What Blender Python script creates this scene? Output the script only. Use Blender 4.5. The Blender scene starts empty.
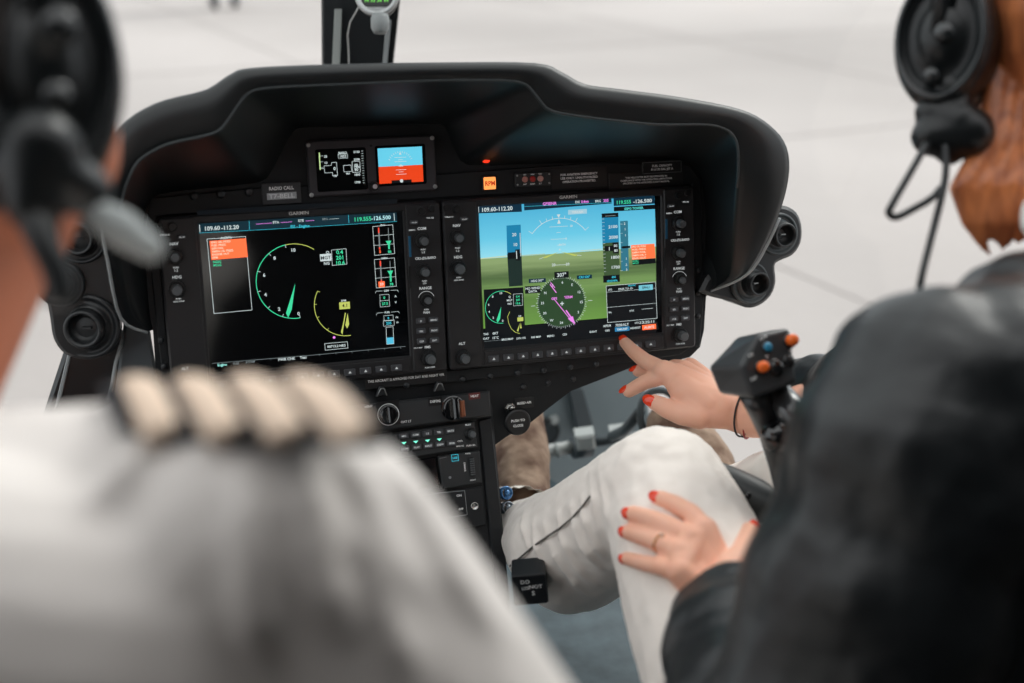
import bpy, bmesh, math, random
from mathutils import Vector, Matrix
from math import sin, cos, pi, radians
random.seed(7)
S = bpy.context.scene
COL = S.collection
# ------------------------------------------------------------------ camera
F = 1282.69
TILT = radians(10)
def eul(r):
    return Matrix.Rotation(r[2], 3, 'Z') @ Matrix.Rotation(r[1], 3, 'Y') @ Matrix.Rotation(r[0], 3, 'X')
TP = Matrix(((1, 0, 0), (0, cos(TILT), sin(TILT)), (0, -sin(TILT), cos(TILT))))
CM = TP @ eul((1.3753, .0351, -.2807))
CP = TP @ Vector((-.0097, -1.3792, .3075))
RIGHT, UP, BACK = CM.col[0].copy(), CM.col[1].copy(), CM.col[2].copy()
def ray(x, y):
    return CM @ Vector(((x - 512) / F, -(y - 341.5) / F, -1))
def at(x, y, d):
    return CP + ray(x, y) * d
class Frame:
    """a working plane: origin and axes u (right), v (up), w (towards the cabin)"""
    def __init__(s, o, tilt):
        s.o = Vector(o)
        s.u = Vector((1, 0, 0)); s.v = Vector((0, sin(tilt), cos(tilt))); s.w = Vector((0, -cos(tilt), sin(tilt)))
    def P(s, u, v, w=0):
        return s.o + s.u * u + s.v * v + s.w * w
    def uv(s, x, y, w=0):
        D = ray(x, y); o = s.o + s.w * w
        k = (o - CP).dot(s.w) / D.dot(s.w)
        h = CP + D * k - o
        return h.dot(s.u), h.dot(s.v)
    def M(s, u=0, v=0, w=0):
        m = Matrix((s.u, s.v, s.w)).transposed().to_4x4(); m.translation = s.P(u, v, w); return m
PAN = Frame((0, 0, 0), TILT)
def onY(x, y, Y):
    D = ray(x, y); return CP + D * ((Y - CP.y) / D.y)
def onZ(x, y, Z):
    D = ray(x, y); return CP + D * ((Z - CP.z) / D.z)
def onX(x, y, X):
    D = ray(x, y); return CP + D * ((X - CP.x) / D.x)
cam = bpy.data.cameras.new('camera'); co = bpy.data.objects.new('camera', cam); COL.objects.link(co)
cm = CM.to_4x4(); cm.translation = CP; co.matrix_world = cm
cam.sensor_width = 36; cam.lens = F * 36 / 1024; cam.clip_start = .02; cam.clip_end = 200
cam.dof.use_dof = True; cam.dof.focus_distance = 1.42; cam.dof.aperture_fstop = 2.9
S.camera = co
# ------------------------------------------------------------------ materials
def lin(c):
    return tuple(((v / 255) / 12.92 if v / 255 <= .04045 else ((v / 255 + .055) / 1.055) ** 2.4) for v in c)
MATS = {}
def mat(name, rgb, rough=.5, metal=0, emit=0, noise=None, bump=None, coat=0, spec=.5, sheen=0, dots=None):
    if name in MATS: return MATS[name]
    m = bpy.data.materials.new(name); m.use_nodes = True; nt = m.node_tree; n = nt.nodes; L = nt.links
    b = n['Principled BSDF']; c = lin(rgb)
    b.inputs['Base Color'].default_value = (*c, 1); b.inputs['Roughness'].default_value = rough
    b.inputs['Metallic'].default_value = metal; b.inputs['Specular IOR Level'].default_value = spec
    if coat: b.inputs['Coat Weight'].default_value = coat; b.inputs['Coat Roughness'].default_value = .05
    if sheen: b.inputs['Sheen Weight'].default_value = sheen
    if emit:
        b.inputs['Emission Color'].default_value = (*c, 1); b.inputs['Emission Strength'].default_value = emit
        b.inputs['Base Color'].default_value = (.005, .005, .005, 1)
    tc = n.new('ShaderNodeTexCoord')
    if noise:                      # (scale, second colour, contrast)
        t = n.new('ShaderNodeTexNoise'); t.inputs['Scale'].default_value = noise[0]; t.inputs['Detail'].default_value = 6
        L.new(tc.outputs['Object'], t.inputs['Vector'])
        r = n.new('ShaderNodeValToRGB'); k = noise[2] if len(noise) > 2 else .2
        r.color_ramp.elements[0].position = .5 - k; r.color_ramp.elements[1].position = .5 + k
        r.color_ramp.elements[0].color = (*c, 1); r.color_ramp.elements[1].color = (*lin(noise[1]), 1)
        L.new(t.outputs['Fac'], r.inputs['Fac']); L.new(r.outputs['Color'], b.inputs['Base Color'])
    if bump:                       # (scale, strength, distance)
        t = n.new('ShaderNodeTexNoise'); t.inputs['Scale'].default_value = bump[0]; t.inputs['Detail'].default_value = 4
        L.new(tc.outputs['Object'], t.inputs['Vector'])
        bp = n.new('ShaderNodeBump'); bp.inputs['Strength'].default_value = bump[1]; bp.inputs['Distance'].default_value = bump[2]
        L.new(t.outputs['Fac'], bp.inputs['Height']); L.new(bp.outputs['Normal'], b.inputs['Normal'])
    MATS[name] = m
    return m
def glow(rgb, k=1.0):
    return mat('glow_%02x%02x%02x_%d' % (*rgb, int(k * 100)), rgb, .6, emit=k, spec=.2)
HOOD = mat('padded_black_vinyl', (17, 21, 23), .44, bump=(900, .2, .0006), spec=.5)
PANEL = mat('panel_black_paint', (22, 25, 28), .52, bump=(1200, .15, .0003), spec=.35)
BEZEL = mat('bezel_charcoal', (37, 37, 39), .42, bump=(1500, .1, .0002), spec=.4)
COLM = mat('bezel_column_charcoal', (40, 40, 42), .42, bump=(1500, .1, .0002), spec=.4)
KNOB = mat('knob_black_rubber', (22, 24, 26), .4)
KNOBC = mat('knob_grey_cap', (84, 88, 91), .4)
LEG = mat('backlit_legend_boosted', (205, 210, 210), .6, emit=.55)  # backlit keys; emission added to lift the lettering out of the hood's shade
BUTTON = mat('button_dark_grey', (66, 68, 72), .45)
GLASS = mat('display_glass_black', (3, 5, 8), .08, spec=.9)
WHITE = mat('print_white', (246, 248, 248), .5, spec=.3)
GREYP = mat('print_grey', (140, 143, 145), .6, spec=.2)
RIVET = mat('rivet_black', (36, 39, 42), .35)
STEEL = mat('polished_steel', (190, 190, 188), .22, metal=1)
TRIMG = mat('trim_edge_grey', (150, 155, 156), .4)
SILV = mat('satin_silver', (170, 172, 172), .38, metal=.7)
# ------------------------------------------------------------------ mesh builder
class MB:
    def __init__(s): s.v = []; s.f = []; s.m = []; s.sm = []; s.mats = []
    def mi(s, m):
        if m not in s.mats: s.mats.append(m)
        return s.mats.index(m)
    def add(s, vs, fs, m=None, smooth=False, M=None):
        o = len(s.v)
        s.v += [tuple(M @ Vector(p)) if M else tuple(p) for p in vs]
        k = s.mi(m) if m else 0
        for f in fs: s.f.append([i + o for i in f]); s.m.append(k); s.sm.append(smooth)
        return s
    def rings(s, R, m=None, smooth=True, closed=True, cap0=True, cap1=True, M=None):
        n = len(R[0]); vs = [p for r in R for p in r]; fs = []
        for i in range(len(R) - 1):
            for j in range(n if closed else n - 1):
                a, b = i * n + j, i * n + (j + 1) % n
                fs.append((a, b, b + n, a + n))
        if cap0 and closed: fs.append(tuple(range(n))[::-1])
        if cap1 and closed: fs.append(tuple((len(R) - 1) * n + j for j in range(n)))
        return s.add(vs, fs, m, smooth, M)
    def plate(s, poly, z0, z1, m=None, ch=0, M=None):
        P = [Vector(p) for p in poly]
        R = [[(p.x, p.y, z0) for p in P]]
        if ch:
            R.append([(p.x, p.y, z1 - ch) for p in P]); Q = inset(P, ch); R.append([(p.x, p.y, z1) for p in Q])
        else: R.append([(p.x, p.y, z1) for p in P])
        return s.rings(R, m, False, M=M)
    def box(s, c, d, m=None, ch=0, M=None):
        x, y, z = c; a, b, h = d[0] / 2, d[1] / 2, d[2] / 2
        return s.plate([(x - a, y - b), (x + a, y - b), (x + a, y + b), (x - a, y + b)], z - h, z + h, m, ch, M)
    def lathe(s, prof, m=None, n=28, M=None, smooth=True, cx=0, cy=0, knurl=0):
        R = []
        for (r, z) in prof:
            R.append([(cx + (r * (1 - knurl * (j % 2))) * cos(2 * pi * j / n), cy + (r * (1 - knurl * (j % 2))) * sin(2 * pi * j / n), z) for j in range(n)])
        return s.rings(R, m, smooth, M=M)
    def tube(s, pts, rad, m=None, n=12, smooth=True):
        P = [Vector(p) for p in pts]; R = []
        if not hasattr(rad, '__len__'): rad = [rad] * len(P)
        nrm = None
        for i, p in enumerate(P):
            t = (P[min(i + 1, len(P) - 1)] - P[max(i - 1, 0)]).normalized()
            if nrm is None: nrm = t.orthogonal().normalized()
            nrm = (nrm - t * nrm.dot(t)).normalized(); b = t.cross(nrm)
            R.append([p + (nrm * cos(2 * pi * j / n) + b * sin(2 * pi * j / n)) * rad[i] for j in range(n)])
        return s.rings(R, m, smooth)
    def build(s, name, m=None, parent=None, M=None, bevel=0, sub=0, auto=True):
        me = bpy.data.meshes.new(name); me.from_pydata([tuple(p) for p in s.v], [], s.f)
        for mm in (s.mats or [m]): me.materials.append(mm)
        if m and not s.mats: pass
        for p, k, sm in zip(me.polygons, s.m, s.sm): p.material_index = k; p.use_smooth = sm
        bm = bmesh.new(); bm.from_mesh(me); bmesh.ops.recalc_face_normals(bm, faces=bm.faces); bm.to_mesh(me); bm.free()
        me.update()
        o = bpy.data.objects.new(name, me); COL.objects.link(o)
        if parent: o.parent = parent
        if M is not None: o.matrix_world = M if not parent else parent.matrix_world.inverted() @ M
        if bevel:
            b = o.modifiers.new('bevel', 'BEVEL'); b.width = bevel; b.segments = 3; b.limit_method = 'ANGLE'
        if sub: b = o.modifiers.new('sub', 'SUBSURF'); b.levels = sub; b.render_levels = sub
        return o
def inset(P, d):
    n = len(P); A = sum(P[i].x * P[(i + 1) % n].y - P[(i + 1) % n].x * P[i].y for i in range(n)); sg = 1 if A > 0 else -1
    Q = []
    for i in range(n):
        e0 = (P[i] - P[i - 1]).normalized(); e1 = (P[(i + 1) % n] - P[i]).normalized()
        n0 = Vector((-e0.y, e0.x)) * sg; n1 = Vector((-e1.y, e1.x)) * sg; b = n0 + n1
        k = 2 / max(b.dot(b), .5)
        Q.append(P[i] + b * (d * k))
    return Q
def rrect(cx, cy, w, h, r, seg=4):
    out = []
    for (sx, sy, a0) in ((1, 1, 0), (-1, 1, 90), (-1, -1, 180), (1, -1, 270)):
        for k in range(seg + 1):
            a = radians(a0 + 90 * k / seg)
            out.append((cx + sx * (w / 2 - r) + r * cos(a), cy + sy * (h / 2 - r) + r * sin(a)))
    return out
def tag(o, label=None, cat=None, group=None, kind=None):
    if label: o['label'] = label
    if cat: o['category'] = cat
    if group: o['group'] = group
    if kind: o['kind'] = kind
    return o
def thing(name, label, cat, M=None, group=None):
    o = bpy.data.objects.new(name, None); COL.objects.link(o); o.empty_display_size = .02
    if isinstance(M, Vector): M = Matrix.Translation(M)
    if M is not None: o.matrix_world = M
    tag(o, label, cat, group)
    bpy.context.view_layer.update()
    return o
def struct(o): o['kind'] = 'structure'; return o
def catmull(P, k=4):
    P = [Vector(p) for p in P]; out = []
    for i in range(len(P) - 1):
        a, b, c, d = P[max(i - 1, 0)], P[i], P[i + 1], P[min(i + 2, len(P) - 1)]
        for j in range(k):
            t = j / k
            out.append(.5 * ((2 * b) + (c - a) * t + (2 * a - 5 * b + 4 * c - d) * t * t + (3 * b - a - 3 * c + d) * t ** 3))
    out.append(P[-1]); return out
# text outlines from the built-in font, cached
TXT = {}
def glyphs(s, bold=0):
    key = (s, bold)
    if key not in TXT:
        cu = bpy.data.curves.new('t', 'FONT'); cu.body = s; cu.size = 1; cu.align_x = 'LEFT'; cu.offset = bold; cu.resolution_u = 2
        o = bpy.data.objects.new('t', cu); COL.objects.link(o)
        dg = bpy.context.evaluated_depsgraph_get(); dg.update()
        me = o.evaluated_get(dg).to_mesh()
        vs = [(v.co.x, v.co.y) for v in me.vertices]; fs = [tuple(p.vertices) for p in me.polygons]
        bpy.data.objects.remove(o); bpy.data.curves.remove(cu)
        w = max([v[0] for v in vs] or [1])
        TXT[key] = (vs, fs, w)
    return TXT[key]
class Canvas(MB):
    """flat print or picture elements lying on a plane of a frame; photo points are turned into plane coordinates"""
    def __init__(s, fr, u0=0, v0=0, w=0):
        super().__init__(); s.fr = fr; s.u0 = u0; s.v0 = v0; s.w = w; s.z = 0
    def p(s, x, y):
        u, v = s.fr.uv(x, y, s.w); return (u - s.u0, v - s.v0)
    def nz(s): s.z += 2.5e-5; return s.z
    def poly(s, pts, m, raw=False):
        z = s.nz(); P = [q if raw else s.p(*q) for q in pts]
        return s.add([(a, b, z) for a, b in P], [tuple(range(len(P)))], m)
    def rect(s, x0, y0, x1, y1, m):
        a = s.p(x0, y0); b = s.p(x1, y1)
        return s.poly([(a[0], b[1]), (b[0], b[1]), (b[0], a[1]), (a[0], a[1])], m, True)
    def line(s, pts, wd, m, raw=False, closed=False):
        z = s.nz(); wd *= .85; P = [Vector(q if raw else s.p(*q)) for q in pts]
        if closed: P.append(P[0])
        for a, b in zip(P, P[1:]):
            t = (b - a)
            if t.length < 1e-7: continue
            t.normalize(); n = Vector((-t.y, t.x)) * wd / 2; a2 = a - t * wd * .3; b2 = b + t * wd * .3
            s.add([(*(a2 - n), z), (*(b2 - n), z), (*(b2 + n), z), (*(a2 + n), z)], [(0, 1, 2, 3)], m)
        return s
    def frame(s, x0, y0, x1, y1, wd, m):
        a = s.p(x0, y0); b = s.p(x1, y1)
        return s.line([(a[0], b[1]), (b[0], b[1]), (b[0], a[1]), (a[0], a[1])], wd, m, True, True)
    def arc(s, c, r, a0, a1, wd, m, raw=False, n=40):
        c = c if raw else s.p(*c)
        return s.line([(c[0] + r * cos(radians(a0 + (a1 - a0) * i / n)), c[1] + r * sin(radians(a0 + (a1 - a0) * i / n))) for i in range(n + 1)], wd, m, True)
    def disc(s, c, r, m, raw=False, n=36):
        c = c if raw else s.p(*c)
        return s.poly([(c[0] + r * cos(2 * pi * i / n), c[1] + r * sin(2 * pi * i / n)) for i in range(n)], m, True)
    def text(s, t, x, y, h, m, al='c', width=None, rot=0, bold=.022, raw=False, sx=1):
        """h = cap height in metres; (x, y) = centre (or left/right middle) of the word"""
        vs, fs, w = glyphs(t, bold); k = h / .70
        kx = k * sx if not width else width / w
        ox = {'c': -w / 2, 'l': 0, 'r': -w}[al]; c = (x, y) if raw else s.p(x, y); z = s.nz()
        ca, sa = cos(radians(rot)), sin(radians(rot)); out = []
        for a, b in vs:
            X = (a + ox) * kx; Y = (b - .35) * k
            out.append((c[0] + X * ca - Y * sa, c[1] + X * sa + Y * ca, z))
        return s.add(out, fs, m)
    def make(s, name, parent, z0=0):
        # parent's local frame has its origin at (u0, v0, w_parent)
        s.v = [(a, b, c + z0) for a, b, c in s.v]
        o = MB.build(s, name, parent=parent); return o
# voxel-fused bodies
class Blob(MB):
    def cap(s, a, ra, b, rb, n=20, sq=None):
        """tapered capsule; sq = (axis vector, factor) flattens the section along that axis"""
        a, b = Vector(a), Vector(b); t = (b - a); L = t.length; t.normalize() if L > 1e-6 else None
        if L < 1e-6: t = Vector((0, 0, 1))
        if sq:
            e = Vector(sq[0]); e = (e - t * e.dot(t)).normalized()
        else: e = t.orthogonal().normalized()
        g = t.cross(e); R = []; q = sq[1] if sq else 1
        for k in range(6):
            th = pi / 2 * (1 - k / 5) * .97
            R.append([a - t * ra * sin(th) * (q if sq else 1) + (e * cos(2 * pi * j / n) * q + g * sin(2 * pi * j / n)) * ra * cos(th) for j in range(n)])
        for k in range(6):
            th = pi / 2 * (k / 5) * .97
            R.append([b + t * rb * sin(th) * (q if sq else 1) + (e * cos(2 * pi * j / n) * q + g * sin(2 * pi * j / n)) * rb * cos(th) for j in range(n)])
        return s.rings(R, None, True)
    def chain(s, P, r, sq=None):
        for i in range(len(P) - 1): s.cap(P[i], r[i], P[i + 1], r[i + 1], sq=sq)
        return s
    def ell(s, c, R, ax=None, n=24):
        ax = ax or (Vector((1, 0, 0)), Vector((0, 1, 0)), Vector((0, 0, 1))); c = Vector(c); rr = []
        for i in range(13):
            th = -pi / 2 * .98 + pi * .98 * i / 12
            rr.append([c + ax[2] * R[2] * sin(th) + (ax[0] * R[0] * cos(2 * pi * j / n) + ax[1] * R[1] * sin(2 * pi * j / n)) * cos(th) for j in range(n)])
        return s.rings(rr, None, True)
    def fuse(s, name, m, parent=None, vox=.004, it=6, fac=.5, disp=None, label=None):
        me = bpy.data.meshes.new(name); me.from_pydata([tuple(p) for p in s.v], [], s.f); me.materials.append(m)
        bm = bmesh.new(); bm.from_mesh(me); bmesh.ops.recalc_face_normals(bm, faces=bm.faces)
        # recalc can flip overlapping shells as a whole: make every shell face outwards
        bm.to_mesh(me); bm.free()
        for p in me.polygons: p.use_smooth = True
        o = bpy.data.objects.new(name, me); COL.objects.link(o)
        if parent: o.parent = parent; o.matrix_parent_inverse = parent.matrix_world.inverted()
        r = o.modifiers.new('remesh', 'REMESH'); r.mode = 'VOXEL'; r.voxel_size = vox; r.use_smooth_shade = True
        if it: k = o.modifiers.new('smooth', 'SMOOTH'); k.factor = fac; k.iterations = it
        for i, (size, stren, depth) in enumerate(disp or []):
            t = bpy.data.textures.new(name + '_folds%d' % i, 'CLOUDS'); t.noise_scale = size; t.noise_depth = depth
            d = o.modifiers.new('folds%d' % i, 'DISPLACE'); d.texture = t; d.strength = stren; d.texture_coords = 'GLOBAL'; d.mid_level = .5
        if label: o['label'] = label
        return o
def screws(mb, pts, r, h, m, M=None, n=12):
    for (x, y, z) in pts:
        mb.lathe([(r, z), (r, z + h * .6), (r * .8, z + h), (r * .3, z + h)], m, n, cx=x, cy=y, M=M)
# ------------------------------------------------------------------ world and light
w = bpy.data.worlds.new('overcast'); S.world = w; w.use_nodes = True
nt = w.node_tree; bg = nt.nodes['Background']
geo = nt.nodes.new('ShaderNodeTexCoord'); sep = nt.nodes.new('ShaderNodeSeparateXYZ'); rp = nt.nodes.new('ShaderNodeValToRGB')
nt.links.new(geo.outputs['Generated'], sep.inputs[0]); nt.links.new(sep.outputs['Z'], rp.inputs['Fac'])
rp.color_ramp.elements[0].position = 0; rp.color_ramp.elements[0].color = (.80, .84, .88, 1)
rp.color_ramp.elements[1].position = 1; rp.color_ramp.elements[1].color = (1.0, 1.0, 1.0, 1)
nt.links.new(rp.outputs['Color'], bg.inputs['Color']); bg.inputs['Strength'].default_value = 1.25
sun = bpy.data.lights.new('hazy_sun', 'SUN'); sun.energy = 1.3; sun.angle = radians(25); sun.color = (1, .97, .93)
so = bpy.data.objects.new('hazy_sun', sun); COL.objects.link(so)
so.rotation_euler = Vector((-.55, -.75, .9)).to_track_quat('Z', 'Y').to_euler() if False else Vector((.8, .55, .9)).to_track_quat('Z', 'Y').to_euler()
S.view_settings.view_transform = 'Standard'; S.view_settings.look = 'None'; S.view_settings.gamma = 1; S.view_settings.exposure = .38
S.view_settings.use_curve_mapping = False
S.cycles.use_denoising = True
S.cycles.max_bounces = 8; S.cycles.transparent_max_bounces = 12
S.cycles.sample_clamp_indirect = 4
# ------------------------------------------------------------------ setting
GZ = -1.15
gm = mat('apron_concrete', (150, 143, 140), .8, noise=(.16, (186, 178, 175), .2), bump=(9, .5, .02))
def bigplane(name, x0, y0, x1, y1, z, m, th=.05):
    mb = MB(); mb.box(((x0 + x1) / 2, (y0 + y1) / 2, z - th / 2), (x1 - x0, y1 - y0, th), m); return mb.build(name)
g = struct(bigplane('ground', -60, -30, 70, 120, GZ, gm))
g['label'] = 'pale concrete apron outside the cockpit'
# thin slab joints in the concrete
jm = mat('joint_filler', (150, 143, 140), .9)
mb = MB()
for i in range(-3, 12): mb.box((0, 0, 0), (.02, 60, .004), jm, M=Matrix.Translation((i * 4.2 - 6.3, 26, GZ + .002)) @ Matrix.Rotation(radians(12), 4, 'Z'))
for i in range(-1, 12): mb.box((0, 0, 0), (60, .02, .004), jm, M=Matrix.Translation((4, 1.9 + i * 4.2, GZ + .002)) @ Matrix.Rotation(radians(12), 4, 'Z'))
struct(mb.build('trim_1'))['label'] = 'thin joints between the concrete slabs'
FZ = -.45
flm = mat('floor_blue_grey', (78, 94, 101), .55, noise=(30, (60, 73, 79), .2), bump=(60, .3, .002))
grey = mat('interior_blue_grey', (112, 124, 128), .5, noise=(5, (98, 110, 114), .3))
dgrey = mat('interior_dark_grey', (58, 66, 70), .5)
mb = MB(); mb.plate([(-.36, -1.9), (.96, -1.9), (.96, -.2), (.80, .12), (.66, .36), (.60, .60), (0, .60), (-.06, .36), (-.2, .12), (-.36, -.2)], FZ - .03, FZ, flm)
struct(mb.build('floor'))
# unseen rear cabin shell behind the camera, sized to block light on the interior
shell = mat('cabin_lining_grey', (104, 99, 95), .8, bump=(80, .2, .002))
mb = MB(); mb.box((.27, -1.75, .98), (1.62, 1.5, .04), shell); struct(mb.build('ceiling'))
mb = MB(); mb.box((.27, -2.45, .26), (1.62, .04, 1.42), shell); struct(mb.build('wall_back'))
mb = MB(); mb.rings([[(x, -2.43, -.45), (x, -.35, -.45), (x, -.35, .02), (x, -.80, .12), (x, -1.0, .96), (x, -2.43, .96)] for x in (-.52, -.48)], shell, False); struct(mb.build('wall_left'))
mb = MB(); mb.rings([[(x, -2.43, -.45), (x, -.35, -.45), (x, -.35, -.12), (x, -.70, .0), (x, -1.0, .96), (x, -2.43, .96)] for x in (1.01, 1.05)], shell, False); struct(mb.build('wall_right'))
mb = MB(); mb.plate([(-.42, -2.45), (1.02, -2.45), (1.02, -1.9), (-.42, -1.9)], FZ - .03, FZ, flm); struct(mb.build('floor_back'))
# nose bulkhead with rim
mb = MB()
cA = onY(652, 412, .62)
out = []
for (x, y) in [(470, 330), (560, 350), (632, 362), (645, 385), (650, 410), (652, 440), (650, 470), (645, 520), (640, 560), (480, 600)]:
    p = onY(x, y, .60); out.append((p.x, p.z))
M_ = Matrix(((1, 0, 0, 0), (0, 0, -1, .62), (0, 1, 0, 0), (0, 0, 0, 1)))
mb.plate(out, 0, .02, grey, .004, M=M_)
struct(mb.build('wall_front'))
# windshield: a clear blown sheet from nose to roof
gl = bpy.data.materials.new('clear_acrylic'); gl.use_nodes = True; n = gl.node_tree.nodes; L = gl.node_tree.links
n.remove(n['Principled BSDF']); tr = n.new('ShaderNodeBsdfTransparent'); gs = n.new('ShaderNodeBsdfGlossy'); gs.inputs['Roughness'].default_value = .02
mx = n.new('ShaderNodeMixShader'); fr = n.new('ShaderNodeValue'); fr.outputs[0].default_value = .025
tr.inputs['Color'].default_value = (.97, .985, .98, 1)
L.new(fr.outputs[0], mx.inputs[0]); L.new(tr.outputs[0], mx.inputs[1]); L.new(gs.outputs[0], mx.inputs[2]); L.new(mx.outputs[0], n['Material Output'].inputs['Surface'])
mb = MB(); R = []
for i in range(17):
    t = i / 16; yy = .95 * cos(t * pi / 2) ** .8 if t < 1 else 0; z = -.85 + 1.83 * sin(t * pi / 2)
    yy = -.55 + 1.6 * cos(t * pi / 2)
    R.append([(.3 + (.92 - .1 * (1 - t)) * sin(a), -.55 + (yy + .55) * cos(a) ** .7, z) for a in [radians(-88 + 176 * j / 24) for j in range(25)]])
mb.rings(R, gl, True, closed=False)
wd = struct(mb.build('window_1')); so_ = wd.modifiers.new('thick', 'SOLIDIFY'); so_.thickness = .004
wd['label'] = 'clear curved windscreen around the nose'
# ------------------------------------------------------------------ glareshield and instrument panel
panel = thing('instrument_panel', 'wide black instrument panel with a padded glareshield hood, facing both seats', 'instrument panel', PAN.M())
ST = [  # outer (x, y), crease (x, y), panel (x, y), w of the rim
 ((147, 332), (149, 331), (153, 330), .006), ((121, 318), (131, 314), (150, 318), .03), ((108, 262), (121, 258), (146, 270), .08),
 ((100, 215), (119, 218), (142, 228), .11), ((103, 170), (124, 190), (146, 206), .13), ((120, 128), (136, 161), (155, 195), .14),
 ((155, 104), (165, 144), (180, 191), .14), ((200, 92), (205, 136), (240, 185), .14), ((214, 86), (221, 131), (267, 181), .14),
 ((232, 74), (243, 97), (293, 129), .14), ((252, 68), (256, 88), (310, 127), .14), ((330, 64.5), (350, 84), (365, 126), .14),
 ((440, 62.5), (440, 80), (430, 124), .14), ((535, 63), (523, 80), (444, 124), .14), ((562, 72), (537, 97), (453, 145), .14),
 ((585, 84), (548, 112), (463, 166), .14), ((620, 89), (600, 119), (540, 164), .14), ((680, 97), (657, 125), (620, 160), .14),
 ((740, 109), (712, 124), (670, 158), .14), ((770, 125), (730, 131), (690, 163), .14), ((787, 147), (738, 144), (700, 172), .14),
 ((789, 178), (738, 175), (704, 190), .135), ((778, 218), (736, 200), (706, 220), .12), ((756, 262), (733, 255), (707, 265), .09),
 ((738, 279), (731, 277), (707, 290), .07), ((708, 291), (707, 293), (706, 298), .012)]
A = catmull([(*PAN.uv(*s[0], s[3]), s[3]) for s in ST], 4)
Cc = []; Dd = []
cr = [(*PAN.uv(*s[1], s[3]), s[3]) for s in ST]; dd = [(*PAN.uv(*s[2], 0), 0) for s in ST]
for L_, o_ in ((cr, Cc), (dd, Dd)):
    for i in range(len(L_) - 1):
        for j in range(4): o_.append(Vector(L_[i]).lerp(Vector(L_[i + 1]), j / 4))
    o_.append(Vector(L_[-1]))
def smooth_line(P, it):
    P = list(P)
    for _ in range(it):
        P = [P[0]] + [P[i] * .5 + (P[i - 1] + P[i + 1]) * .25 for i in range(1, len(P) - 1)] + [P[-1]]
    return P
Cc = smooth_line(Cc, 2); Dd = smooth_line(Dd, 1)
cen = Vector((.30, .12, 0))
N = len(A); rows = []
def row(f): rows.append([f(i) for i in range(N)])
def outn(i):
    t = (A[min(i + 1, N - 1)] - A[max(i - 1, 0)]); nn = Vector((-t.y, t.x, 0)).normalized()
    if nn.dot(A[i] - cen) < 0: nn = -nn
    return nn
fade = [min(1, a.z / .12) for a in A]
row(lambda i: Dd[i])
row(lambda i: Dd[i].lerp(Cc[i], .5))
row(lambda i: Dd[i].lerp(Cc[i], .93))
row(lambda i: Cc[i] + Vector((0, 0, -.0015)))
row(lambda i: Cc[i] + (A[i] - Cc[i]) * .05 + Vector((0, 0, .0015 * fade[i])))
row(lambda i: Cc[i] + (A[i] - Cc[i]) * .14 + Vector((0, 0, .002 * fade[i])))
row(lambda i: Cc[i].lerp(A[i], .45) + Vector((0, 0, .007 * fade[i])))
row(lambda i: Cc[i].lerp(A[i], .85) + Vector((0, 0, .004 * fade[i])))
row(lambda i: A[i] + Vector((0, 0, -.001)))
row(lambda i: A[i] + outn(i) * .0005 + Vector((0, 0, -.012 * fade[i])))
row(lambda i: A[i] - outn(i) * .006 * fade[i] + Vector((0, 0, -.035 * fade[i])))
row(lambda i: A[i] - outn(i) * .035 * fade[i] + Vector((0, 0, -.14 * fade[i])))
row(lambda i: A[i].lerp(cen, .35 * fade[i]) + Vector((0, 0, -.33 * fade[i])))
mb = MB(); mb.rings(rows, HOOD, True, closed=False)
mb.build('glareshield', parent=panel)
mb = MB(); mb.tube([Vector(Cc[i]) + Vector((0, 0, .0006)) for i in range(10, N - 14)], .0016, mat('crease_highlight_vinyl', (50, 56, 58), .35), 8)  # paler bead standing in for the highlight along the hood crease
mb.build('crease_highlight', parent=panel)
# grey trim edging along the hood's cut ends
for (a, b) in ((0, 17), (N - 13, N)):
    mb = MB(); mb.tube([A[i] + Vector((0, 0, .0035)) for i in range(a, b)], .0016, TRIMG, 8)
    tag(mb.build('edge_trim', parent=panel), 'thin grey edging along the hood')
# face plate
low = [(704, 330), (700, 347), (690, 357), (672, 362), (640, 364), (615, 374), (597, 381), (571, 391), (550, 407), (530, 423), (506, 437), (488, 450), (440, 452), (360, 440), (200, 410), (168, 402), (156, 376)]
poly = [(p.x, p.y) for p in Dd] + [PAN.uv(x, y) for x, y in low]
mb = MB(); mb.plate(poly, -.012, .0, PANEL); mb.build('face_plate', parent=panel)
# raised ledge strip with rivets beneath the displays
u0, v0 = PAN.uv(170, 395); u1, v1 = PAN.uv(640, 352)
mb = MB(); lw = .006
strip = [PAN.uv(172, 399, lw), PAN.uv(365, 390.5, lw), PAN.uv(488, 379, lw), PAN.uv(600, 366.5, lw), PAN.uv(680, 355, lw), PAN.uv(693, 346, lw), PAN.uv(640, 351, lw), PAN.uv(445, 371, lw), PAN.uv(172, 386, lw)]
mb.plate(strip, 0, lw, PANEL, .001); mb.build('lower_ledge', parent=panel)
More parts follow.
